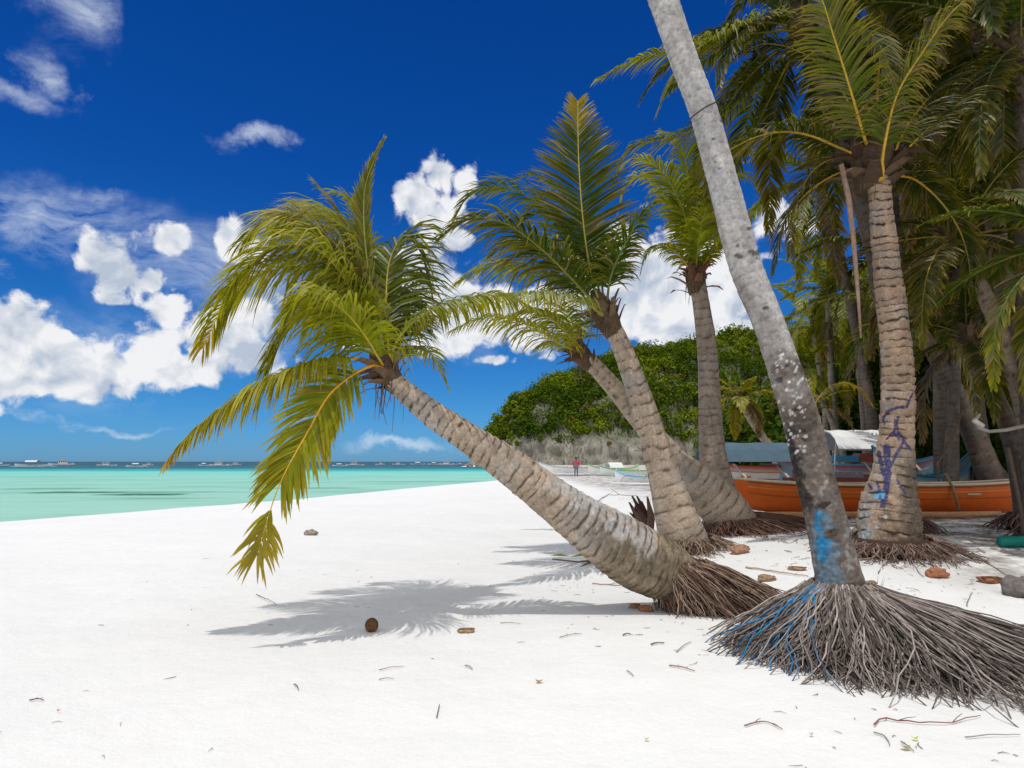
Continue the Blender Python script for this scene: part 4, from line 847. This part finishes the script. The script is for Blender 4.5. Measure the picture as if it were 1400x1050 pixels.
# curved branch with tied end and a leaning stick
b = MB(); b.tube(pw([(1340, 566, 0), (1334, 574, 0), (1338, 585, 0), (1352, 590, 0), (1375, 588, 0), (1410, 580, 0), (1450, 570, 0)], 8.2), [.014, .02, .022, .02, .022, .024, .026], 8, (.36, .32, .28))
pc = P(1450, 570, 8.2); b.tube([pc, Vector((pc.x+.1, pc.y, gz(pc.x, pc.y)-.05))], .026, 8, (.3, .26, .22)); b.tube(pw([(1331, 574, -.02), (1344, 583, -.02)], 8.2), .03, 8, (.6, .58, .55))
tag(b.build('bent_branch', WOOD, None, True, at=Vector((pc.x, pc.y, 0))), 'pale curved branch held out level at the right edge', 'branch')
for (a, lab) in ((([(1378, 612, 8.4), (1386, 650, 8.4), (1396, 700, 8.4)]), 'thin dark stick standing near the prow of the orange boat'), (([(1282, 634, 13), (1303, 600, 13.1), (1316, 560, 13.2)]), 'thin pale stick leaning above the blue prow')):
    b = MB(); q = P(*a[-1]) if a[-1][1] > a[0][1] else P(*a[0]); ps = [P(*t) for t in a]; ps.append(Vector((q.x, q.y, gz(q.x, q.y)-.05))) if a[-1][1] > a[0][1] else ps.insert(0, Vector((q.x, q.y, gz(q.x, q.y)-.05)))
    b.tube(ps, .022, 7, (.13, .09, .07)); tag(b.build('stick', WOOD, None, True, at=(q.x, q.y, gz(q.x, q.y))), lab, 'stick')
# yellow bent frond of a young palm
o = palm('young_palm', 'young palm with one yellow arched frond between the grey trunk and the blue scrawled palm', [(1112, 560, 8, 13.5), (1114, 600, 10, 13.5), (1116, 650, 13, 13.5)], 1.1, 5, None, 51, (.3, .22, .15), GREEN, YEL, nl=22, nroot=0, w=.02, el=(60, 20))
frond(o, pw([(1112, 556, 0), (1128, 534, 0), (1150, 524, 0), (1175, 532, 0), (1194, 556, 0)], 13.5), .26, 1.6, 40, .018, (.35, .30, .02), YEL, .5, (.5, .3, .05), .014, start=.1)

# ------------------------------------------------------------------ person on the far beach
def person():
    g = Vector(gl(787, 61)); g.z = gz0(g.x, g.y); o = empty('person', g, 'person in a pink shirt and grey trousers walking beside the beached white boat', 'person')
    J = {'pel': (0, 0, .92), 'sp': (0, 0, 1.12), 'ch': (0, 0, 1.36), 'nk': (0, 0, 1.47), 'hd': (0, 0, 1.58), 'tp': (0, 0, 1.70), 'sl': (-.19, 0, 1.38), 'el': (-.25, .03, 1.10), 'wl': (-.24, -.06, .86), 'hl': (-.24, -.08, .77), 'sr': (.19, 0, 1.38), 'er': (.26, .05, 1.11), 'wr': (.25, -.03, .87), 'hr': (.25, -.05, .78),
         'tl': (-.10, 0, .88), 'kl': (-.11, -.10, .48), 'al': (-.12, -.02, .08), 'fl': (-.12, -.17, .03), 'tr': (.10, 0, .88), 'kr': (.11, .04, .48), 'ar': (.12, .16, .10), 'fr': (.12, .02, .03)}
    E = [('pel', 'sp'), ('sp', 'ch'), ('ch', 'nk'), ('nk', 'hd'), ('hd', 'tp'), ('ch', 'sl'), ('sl', 'el'), ('el', 'wl'), ('wl', 'hl'), ('ch', 'sr'), ('sr', 'er'), ('er', 'wr'), ('wr', 'hr'), ('pel', 'tl'), ('tl', 'kl'), ('kl', 'al'), ('al', 'fl'), ('pel', 'tr'), ('tr', 'kr'), ('kr', 'ar'), ('ar', 'fr')]
    RD = {'pel': .14, 'sp': .13, 'ch': .15, 'nk': .05, 'hd': .09, 'tp': .07, 'sl': .06, 'sr': .06, 'el': .042, 'er': .042, 'wl': .03, 'wr': .03, 'hl': .035, 'hr': .035, 'tl': .09, 'tr': .09, 'kl': .06, 'kr': .06, 'al': .04, 'ar': .04, 'fl': .035, 'fr': .035}
    def sk(name, keys, grow, colr, mat):
        idx = {k: i for i, k in enumerate(keys)}; me = bpy.data.meshes.new(name); me.from_pydata([J[k] for k in keys], [(idx[a], idx[b]) for a, b in E if a in idx and b in idx], [])
        ob = bpy.data.objects.new(name, me); COL.objects.link(ob); ob.parent = o; md = ob.modifiers.new('s', 'SKIN'); sv = me.skin_vertices[0].data if me.skin_vertices else None
        if sv is None:
            import bmesh; bm = bmesh.new(); bm.from_mesh(me); bm.verts.layers.skin.verify(); bm.to_mesh(me); bm.free(); sv = me.skin_vertices[0].data
        for k, i in idx.items(): sv[i].radius = (RD[k]*grow,)*2; sv[i].use_root = (i == 0)
        s2 = ob.modifiers.new('d', 'SUBSURF'); s2.levels = s2.render_levels = 2
        m, nt = newmat(name+'_mat'); gg = NG(nt); gg.out(gg.prin((*colr, 1), .8, .2)); me.materials.append(m)
    sk('body', list(J), 1, (.22, .12, .08), None)
    sk('shirt', ['sp', 'pel', 'ch', 'sl', 'sr', 'el', 'er'], 1.22, (.62, .06, .14), None)
    sk('trousers', ['pel', 'tl', 'tr', 'kl', 'kr', 'al', 'ar'], 1.2, (.16, .17, .22), None)
    b = MB(); g0 = g; 
    b.tube([g0+Vector((0, .01, 1.60)), g0+Vector((0, .01, 1.68)), g0+Vector((0, 0, 1.74))], [.10, .10, .04], 10, (.02, .015, .012)); b.build('hair', CLOTH, o, True)
person()

# ------------------------------------------------------------------ things lying on the sand
def blob(c, sx, sy, sz, colr, mat, seed=0, rz=0, amp=.15, half=False, name='x', up=.0):
    V = []; F = []; C = []; NA, NB = 24, 14; rm = Matrix.Rotation(rz, 3, 'Z')
    for j in range(NB):
        th = math.pi*j/(NB-1)
        for k in range(NA):
            a = 2*math.pi*k/NA; d = Vector((math.sin(th)*math.cos(a), math.sin(th)*math.sin(a), math.cos(th)))
            r = 1+amp*noise.noise(d*2+Vector((seed, 0, 0)))+amp*.4*noise.noise(d*7)
            v = Vector((d.x*sx, d.y*sy, d.z*sz))*r
            if half and d.z > 0: v.z = -d.z*sz*.55*r+.25*sz  # hollow husk: the top is a bowl
            V.append(Vector(c)+rm @ v+Vector((0, 0, up))); q = .75+.5*rnd.random(); C.append(tuple(x*q*(.55 if half and d.z > .2 else 1) for x in colr))
    F = [(j*NA+k, j*NA+(k+1) % NA, (j+1)*NA+(k+1) % NA, (j+1)*NA+k) for j in range(NB-1) for k in range(NA)]
    return mk(name, V, F, mat, None, C, True, at=c)
c = G(508, 864); tag(blob(c, .050, .050, .053, (.13, .065, .03), HUSK, 1, amp=.04, name='coconut', up=.045), 'round brown coconut lying alone on the sand in the leaf shadow', 'coconut')
for px, py, w, colr, hf, lab in ((637, 865, 22, (.36, .24, .14), True, 'small pale husk piece on the open sand right of the coconut'), (425, 732, 19, (.30, .25, .21), False, 'grey brown husk lump alone on the sand near the shore'), (883, 836, 20, (.32, .14, .07), False, 'red brown husk under the bulging foot of the leaning palm'),
                            (1090, 780, 22, (.33, .2, .13), True, 'brown husk just left of the blue painted trunk'), (1282, 790, 30, (.36, .15, .08), False, 'pointed reddish husk on the sand right of the foreground trunk'), (1354, 797, 34, (.30, .13, .07), True, 'curved dark husk beside the grey lump at the right'),
                            (1012, 757, 28, (.36, .2, .13), False, 'pale reddish husk between the two root masses'), (1048, 795, 22, (.3, .2, .13), False, 'brown husk at the right tip of the leaning palm roots'), (868, 832, 16, (.38, .18, .12), False, 'small orange brown husk left of the leaning palm foot'), (1130, 812, 12, (.3, .2, .14), False, 'tiny husk lodged at the top of the foreground root skirt')):
    c = G(px, py); s = w/2/FP*c.y
    if py == 812: c = P(1190, 800, 4.85)
    tag(blob(c, s, s*.62, s*.5, colr, HUSK, px, U(-.5, .5), .35, hf, 'coconut_husk', s*.3), lab, 'husk', 'coconut husks on the sand')
c = G(1396, 815); tag(blob(c, .16, .12, .11, (.16, .14, .13), HUSK, 5, 0, .4, False, 'driftwood_lump', .05), 'dark grey lump of wood at the right edge of the sand', 'driftwood')
# sheath stump behind the leaning trunk
c = base_of(884, 715, 11.0); o = empty('palm_stump', c, 'dark brown jagged dead palm sheath standing behind the leaning trunk', 'stump'); b = MB()
for i in range(17):
    a = U(0, 6.28); r = U(.02, .12); s = c+Vector((math.cos(a)*r, math.sin(a)*r*.6, -.03)); tp = s+Vector((-U(.0, .30)+.04, U(-.05, .05), U(.36, .66))); m_ = (s+tp)/2+Vector((.05, 0, 0))
    V = []; 
    for p, ww in ((s, .07), (m_, .06), (tp, .014)): V += [p+Vector((ww, 0, 0)), p+Vector((0, .015, 0)), p-Vector((ww, 0, 0)), p-Vector((0, .015, 0))]
    b.add(V, [(k*4+j, k*4+(j+1) % 4, (k+1)*4+(j+1) % 4, (k+1)*4+j) for k in range(2) for j in range(4)]+[(8, 9, 10, 11)], mixc((.06, .03, .025), (.17, .10, .08), rnd.random()))
b.build('sheath', BARK, o)
# low sand bank with sticks behind the leaning trunk
V = []; F = []; c0 = Vector(gl(860, 13)); NA = 40; NB = 14
for j in range(NB):
    for i in range(NA):
        x = c0.x+(-1+2*i/(NA-1))*1.0; y = c0.y+(-1+2*j/(NB-1))*.8; k = max(0, 1-((x-c0.x)/1.0)**2-((y-c0.y)/.8)**2)
        V.append((x, y, gz(x, y)-.02+.20*k**.7*(1+.25*noise.noise(Vector((x*3, y*3, 0))))))
tag(mk('sand_bank', V, [(j*NA+i, j*NA+i+1, (j+1)*NA+i+1, (j+1)*NA+i) for j in range(NB-1) for i in range(NA-1)], SAND, smooth=True), 'low sand bank behind the leaning trunk', kind='structure')
def twig(pts, r, colr, lab, branch=True, group='twigs on the sand', name='twig', lift=.006):
    W = []
    for a, b_ in pts: q = G(a, b_); W.append(q+Vector((0, 0, r*.6+lift)))
    S, L = crom([tuple(w) for w in W], 14) if len(W) > 2 else crom([tuple(W[0]), tuple(W[0].lerp(W[1], .5)+Vector((0, .01, .004))), tuple(W[1])], 10)
    S = [Vector(s)+Vector((0, U(-1, 1)*L*.012, abs(U(-1, 1))*L*.01)) for s in S]; b = MB(); n = len(S); b.tube(S, [r*(1-.5*i/n) for i in range(n)], 5, colr)
    if branch:
        for k in (n//3, n*2//3):
            d = (S[k+1]-S[k]).normalized(); e = S[k]+(d*.6+Vector((U(-.4, .4), U(-.8, .8), .15)))*L*.22; e.z = max(e.z, gz(e.x, e.y)+.004); b.tube([S[k], S[k].lerp(e, .5)+Vector((0, 0, .004)), e], [r*.6, r*.5, r*.3], 4, colr)
    return tag(b.build(name, WOOD, None, True, at=W[0]), lab, 'twig', group)
BR = (.20, .13, .09); GY = (.30, .26, .22); RD_ = (.26, .12, .09)
tw = [([(1195, 995), (1205, 985), (1240, 990), (1300, 992), (1340, 982)], .004, RD_, 'longest reddish twig below the foreground root skirt', 1), ([(1018, 995), (1045, 990), (1070, 1000)], .0035, RD_, 'thin reddish curved twig near the bottom, left of the longest one', 1), ([(1195, 1004), (1210, 1010), (1217, 1022)], .004, GY, 'small hooked grey twig under the longest reddish twig', 0), ([(1232, 1018), (1250, 1030)], .004, GY, 'short grey twig beside the yellow leaf', 1),
      ([(915, 912), (950, 920)], .005, (.33, .2, .13), 'pale red brown twig left of the foreground root skirt', 1), ([(890, 884), (908, 882)], .006, BR, 'short dark twig left of the root skirt', 0), ([(852, 871), (862, 869)], .006, BR, 'tiny dark twig in front of the leaning palm', 0), ([(765, 874), (795, 868)], .0035, GY, 'pale thin twig in front of the leaning palm', 1), ([(684, 853), (712, 855)], .0035, GY, 'thin twig just right of the pale husk piece', 0),
      ([(350, 815), (378, 829)], .004, BR, 'thin twig beside the left tip of the leaf shadow', 0), ([(518, 918), (552, 914)], .003, (.38, .25, .2), 'upper of two pale parallel twigs below the coconut', 0), ([(518, 931), (538, 931)], .003, (.38, .25, .2), 'lower of two pale parallel twigs below the coconut', 0), ([(402, 938), (408, 946)], .004, BR, 'tiny dark twig on the open sand below the leaf shadow', 0), ([(597, 985), (601, 966)], .003, BR, 'small upright looking twig near the bottom centre', 0),
      ([(40, 960), (60, 960)], .004, (.2, .12, .12), 'small dark twig at the far left bottom', 1), ([(636, 912), (646, 917)], .005, GY, 'tiny grey twig left of the orange leaf', 0), ([(857, 920), (866, 927)], .004, GY, 'small slanting twig between orange leaf and root skirt', 0), ([(1180, 830), (1192, 850)], .005, GY, 'x', 0), ([(1330, 760), (1380, 790)], .006, BR, 'twig under the teal pole', 1), ([(1210, 745), (1240, 765), (1262, 790)], .006, BR, 'brown twig fanning from the blue scrawled palm foot', 1),
      ([(1240, 745), (1290, 765), (1330, 778)], .006, (.16, .09, .07), 'long dark twig right of the blue scrawled palm foot', 1), ([(1200, 785), (1215, 770), (1245, 768)], .005, BR, 'curled twig behind the foreground root skirt', 1), ([(1322, 830), (1330, 812)], .005, GY, 'short standing grey twig left of the dark curved husk', 0), ([(1345, 850), (1375, 862), (1400, 868)], .007, BR, 'dark twig at the right edge above the root skirt', 1), ([(1380, 860), (1398, 872)], .010, (.08, .05, .04), 'thick dark twig touching the right edge', 0),
      ([(815, 690), (835, 678), (870, 680)], .012, (.12, .1, .09), 'dark stick on the low sand bank', 1), ([(1020, 778), (1060, 784), (1105, 790)], .010, (.42, .32, .24), 'long pale stick joining the two root masses', 0), ([(810, 800), (850, 802), (878, 798)], .007, (.35, .25, .2), 'pale twig under the leaning trunk', 1), ([(925, 893), (945, 880)], .004, GY, 'grey twig at the left tip of the root skirt', 0), ([(1320, 1012), (1395, 1008)], .003, GY, 'faint long twig at the bottom right corner', 0)]
for pts, r, c_, lab, br in tw:
    if lab == 'x': continue
    twig(pts, r, c_, lab, bool(br))
# fallen frond scrap with green leaflets under the leaning trunk
o = empty('fallen_frond', G(790, 768), 'fallen frond scrap with one lime green leaflet on the sand left of the leaning trunk', 'frond')
b = MB(); ps = [G(x, y)+Vector((0, 0, .03)) for x, y in ((755, 768), (790, 772), (830, 768), (868, 755))]; b.tube(ps, [.008, .012, .018, .02], 6, (.16, .12, .10)); b.build('midrib', WOOD, o, True)
b = MB()
for (x0_, y0_), (x1_, y1_), cc in (((812, 762), (778, 764), (.30, .42, .05)), ((778, 764), (752, 762), (.30, .42, .05)), ((830, 765), (790, 780), (.2, .16, .12)), ((850, 760), (822, 742), (.2, .16, .12)), ((862, 756), (838, 735), (.16, .12, .1)), ((845, 768), (820, 790), (.2, .16, .13))):
    p_, q_ = G(x0_, y0_)+Vector((0, 0, .03)), G(x1_, y1_)+Vector((0, 0, .02)); d = (q_-p_).normalized().cross(Vector((0, 0, 1)))*.028; b.add([p_+d*.4, p_-d*.4, (p_+q_)/2-d+Vector((0, 0, .03)), q_, (p_+q_)/2+d+Vector((0, 0, .03))], [(0, 1, 2, 3, 4)], cc)
b.build('leaflet', LEAF, o)
def leaf(px, py, s, colr, lab):
    c = G(px, py)+Vector((0, 0, .012)); V = []; C = []; n = 12; a0 = U(0, 6)
    for k in range(n):
        a = 2*math.pi*k/n; V.append(c+Vector((math.cos(a)*s, math.sin(a)*s*.7*(1-.3*math.cos(a)), .006*math.cos(2*a)+.004)))
    V.append(c+Vector((0, 0, .0)))
    tag(mk('fallen_leaf', V, [(k, (k+1) % n, n) for k in range(n)], LEAF, None, [colr]*(n+1), at=c), lab, 'leaf')
leaf(737, 935, .022, (.55, .28, .06), 'small orange fallen leaf on the open sand near the bottom centre')
leaf(1251, 1013, .016, (.65, .70, .05), 'bright yellow fallen leaf near the bottom right')
leaf(1238, 1026, .022, (.5, .46, .33), 'pale withered leaf just below the bright yellow one'); leaf(80, 976, .008, (.8, .2, .08), 'tiny red petal at the far left bottom')
leaf(884, 1014, .012, (.65, .55, .35), 'pale tan fallen leaf at the bottom centre right'); leaf(1109, 1008+0, .010, (.5, .4, .3), 'tiny tan leaf left of the hooked twig')
# grass tuft behind the foreground trunk
c = P(1186, 800, 4.95); c.z = gz(c.x, c.y)+.0; b = MB()
for k in range(14):
    a = U(0, 6.28); l = U(.25, .52); d = Vector((math.cos(a)*.12, math.sin(a)*.12, l)); s = c+Vector((U(-.02, .02), U(-.02, .02), 0)); wv = Vector((.007, .002, 0))
    b.add([s-wv, s+wv, s+d*.5+wv*.8, s+d-Vector((0, 0, .03)), s+d*.5-wv*.8], [(0, 1, 2, 4), (4, 2, 3)], (.12, .24, .02))
tag(b.build('grass_tuft', LEAF, None, at=c), 'small bright green grass tuft right behind the foreground trunk foot', 'grass')
# fine litter nobody could count
b = MB()
for i in range(5600):
    if i < 1500: x, y = U(.2, 6.5), U(2.9, 9)
    elif i < 1600: x, y = U(-4, 2), U(2.9, 9)
    elif i < 2600: x, y = U(3, 14), U(8, 20)
    else: x, y = U(3.2, 9.5), U(6.6, 12.5)
    dens = noise.noise(Vector((x*.9, y*.9, 3)))
    if dens < -.05 and (i < 1750 or i >= 2600): continue
    if i >= 2600 and x*.6+y < 9.6+1.5*noise.noise(Vector((x, y, 8))): continue
    if i < 1500 and rnd.random() > ss(x+y*.25, 1.0, 4.2): continue
    z = gz(x, y)+.004; a = U(0, 6.28); l = abs(rnd.gauss(0, 1))*.016+.008; l = min(l, .07)*(2 if i >= 1750 else 1); r = U(.0010, .0024)*(2 if i >= 1750 else 1)
    d = Vector((math.cos(a)*l, math.sin(a)*l, 0)); e = Vector((x, y, z)); f = e+d*2; f.z = gz(f.x, f.y)+U(.002, .008)
    b.tube([e, e.lerp(f, .5)+Vector((-d.y*.3, d.x*.3, .003)), f], [r, r*1.3, r*.5], 4, mixc((.13, .09, .07), (.42, .36, .30), rnd.random()))
tag(b.build('leaf_litter', WOOD), 'scattered bits of fibre and leaf litter on the sand', 'litter', kind='stuff')

# ------------------------------------------------------------------ sun, sky and clouds
sd = Vector((-.20, -.25, 1)).normalized()
SE = math.asin(sd.z); AZ = math.atan2(sd.x, sd.y)
sun = bpy.data.lights.new('sun', 'SUN'); so = bpy.data.objects.new('sun', sun); COL.objects.link(so)
sun.energy = 2.15; sun.angle = R(.53); sun.color = (1, .965, .91); so.rotation_euler = (-sd).to_track_quat('-Z', 'Y').to_euler(); so.location = sd*50
wd = bpy.data.worlds.new('World'); sc.world = wd; wd.use_nodes = True; nt = wd.node_tree; nt.nodes.clear(); g = NG(nt)
sky = g.n('ShaderNodeTexSky', sky_type='NISHITA'); sky.sun_disc = False; sky.sun_elevation = SE; sky.sun_rotation = AZ; sky.air_density = 1.0; sky.dust_density = .3; sky.ozone_density = 4.0; sky.altitude = 0
dirv = g.n('ShaderNodeTexCoord').outputs['Generated']
sx = g.n('ShaderNodeSeparateXYZ'); g.l(dirv, sx.inputs[0])
el = g.math('ARCSINE', sx.outputs[2]); az = g.math('ARCTAN2', sx.outputs[0], sx.outputs[1])
cb = g.n('ShaderNodeCombineXYZ'); g.l(az, cb.inputs[0]); g.l(el, cb.inputs[1]); ae = cb.outputs[0]; ae0 = ae
# deepen the blue away from the horizon
elr = g.mr(el, -.02, .75, 0, 1)
grade = g.ramp(elr, [(0, (.29, .64, 1.30)), (.06, (.22, .60, 1.22)), (.14, (.15, .54, 1.03)), (.25, (.09, .47, .95)), (.55, (.030, .34, .90)), (1, (.010, .27, .78))])
skyc = g.vm('MULTIPLY', sky.outputs[0], grade)
def aeof(px, py):
    d = ray(px, py); return math.atan2(d.x, d.y), math.asin(d.z)
def field(blobs, ae=None):
    m = None; ae = ae0 if ae is None else ae
    for px, py, rx, ry in blobs:
        a, e = aeof(px, py); v = g.vm('MULTIPLY', g.vm('SUBTRACT', ae, (a, e, 0)), (FP/rx, FP/ry, 0)); L_ = g.vm('LENGTH', v, out=1); s = g.math('SUBTRACT', 1, L_)
        m = s if m is None else g.math('SMOOTH_MAX', m, s, .25)
    return m
THICK = [(600, 238, 34, 30), (572, 268, 34, 30), (636, 244, 26, 28), (600, 300, 42, 40), (625, 330, 30, 20), (590, 390, 60, 46), (560, 430, 60, 40), (640, 420, 60, 50), (600, 470, 80, 26), (670, 492, 40, 12),
         (870, 410, 130, 80), (760, 430, 80, 60), (600, 400, 90, 70), (660, 440, 90, 50), (520, 450, 60, 50), (950, 380, 110, 90), (900, 400, 90, 60), (980, 400, 70, 80), (850, 350, 50, 40), (930, 450, 110, 38), (1020, 460, 60, 40), (800, 380, 50, 50), (1060, 300, 60, 30),
         (232, 327, 36, 26), (145, 358, 38, 34), (165, 385, 48, 30), (205, 385, 22, 20), (158, 410, 30, 12), (312, 322, 24, 34), (335, 335, 30, 30),
         (10, 455, 60, 44), (45, 490, 90, 45), (100, 510, 70, 32), (60, 525, 110, 22), (0, 500, 60, 50), (225, 425, 28, 34), (215, 470, 60, 34), (250, 500, 80, 26), (300, 470, 60, 40), (330, 440, 50, 40), (355, 490, 50, 28), (180, 495, 50, 26), (-120, 470, 90, 50)]
far_blobs = []
warp = g.n('ShaderNodeTexNoise'); g.l(ae, warp.inputs['Vector']); warp.inputs['Scale'].default_value = 14; warp.inputs['Detail'].default_value = 5
aw = g.vm('ADD', ae, g.vm('MULTIPLY', g.vm('SUBTRACT', warp.outputs[1], (.5, .5, .5)), (.05, .05, 0)))
def cn(v):
    x = g.math('MULTIPLY', g.math('SUBTRACT', g.noise(v, 7.5, 11, .66), .5), 3.2)
    w = g.n('ShaderNodeTexVoronoi', feature='F1'); g.l(v, w.inputs['Vector']); w.inputs['Scale'].default_value = 26; pass
    w.inputs['Detail'].default_value = 1; w.inputs['Roughness'].default_value = .5
    return g.math('SUBTRACT', x, g.math('MULTIPLY', g.math('SUBTRACT', w.outputs[0], .42), .8))
F1 = field(THICK); nn = cn(aw); nn2 = cn(g.vm('ADD', aw, (-.009, .014, 0))); nn3 = g.noise(g.vm('ADD', aw, (-.02, .035, 0)), 7.5, 4, .5); nn4 = g.noise(aw, 7.5, 4, .5)
dens = g.math('ADD', g.math('ADD', g.math('MULTIPLY', F1, 1.25), nn), .20)
a1 = g.mr(dens, .0, .42, 0, 1, True)
lit = g.math('ADD', g.math('MULTIPLY', g.math('SUBTRACT', nn, nn2), .55), g.math('MULTIPLY', g.math('SUBTRACT', nn4, nn3), 1.6))
core = g.mr(dens, .15, 1.5, 0, 1)
b1_ = g.math('ADD', g.math('SUBTRACT', .84, g.math('MULTIPLY', core, .16)), lit)
b1_ = g.mr(b1_, .48, .96, 0, 1)
ccol = g.mix(b1_, (.53, .61, .73, 1), (.98, .985, 1.0, 1))
WISP = [(60, 288, 190, 34), (120, 305, 170, 34), (60, 285, 150, 50), (300, 380, 160, 90), (20, 120, 60, 20), (120, 305, 110, 26), (20, 300, 60, 20), (90, 20, 60, 40), (55, 85, 40, 26), (350, 182, 50, 18), (110, 570, 170, 8), (40, 418, 34, 9), (0, 355, 30, 14), (560, 605, 90, 12), (140, 265, 60, 16), (330, 460, 110, 60), (600, 440, 110, 70), (60, 480, 150, 80)]
w2 = g.n('ShaderNodeTexNoise'); g.l(ae, w2.inputs['Vector']); w2.inputs['Scale'].default_value = 5.5; w2.inputs['Detail'].default_value = 7; w2.inputs['Roughness'].default_value = .6
F2 = field(WISP, g.vm('ADD', ae, g.vm('MULTIPLY', g.vm('SUBTRACT', w2.outputs[1], (.5, .5, .5)), (.34, .16, 0))))
wv = g.noise(g.vm('MULTIPLY', aw, (1, 2.8, 1)), 5, 9, .68, .4)
a2 = g.math('MULTIPLY', g.math('MULTIPLY', g.mr(F2, 0, .9, 0, 1, True), g.mr(wv, .38, .66, 0, 1)), .74)
# unseen bright cloud overhead and behind the camera, added to lighten shadows
bn = g.noise(dirv, 3.2, 7, .6); side = g.math('MAXIMUM', g.mr(el, R(44), R(54), 0, 1), g.mr(g.math('ABSOLUTE', az), R(55), R(68), 0, 1)); offs = g.math('MULTIPLY', side, g.mr(bn, .36, .46, 0, 1, True))
SC = 11.5
c = g.mix(a2, skyc, tuple(x*SC for x in (.62, .70, .80))+(1,))
c = g.mix(g.math('MULTIPLY', a1, .97), c, g.vm('MULTIPLY', ccol, (SC*.80, SC*.80, SC*.80)))
c = g.mix(offs, c, (8.4, 8.6, 8.9, 1))
bg = g.n('ShaderNodeBackground'); g.l(c, bg.inputs[0]); bg.inputs[1].default_value = .1
wo = g.n('ShaderNodeOutputWorld'); g.l(bg.outputs[0], wo.inputs[0])

sc.render.engine = 'CYCLES'
sc.view_settings.view_transform = 'Standard'; sc.view_settings.look = 'None'; sc.view_settings.exposure = 0; sc.view_settings.gamma = 1
sc.cycles.max_bounces = 5; sc.cycles.transparent_max_bounces = 4
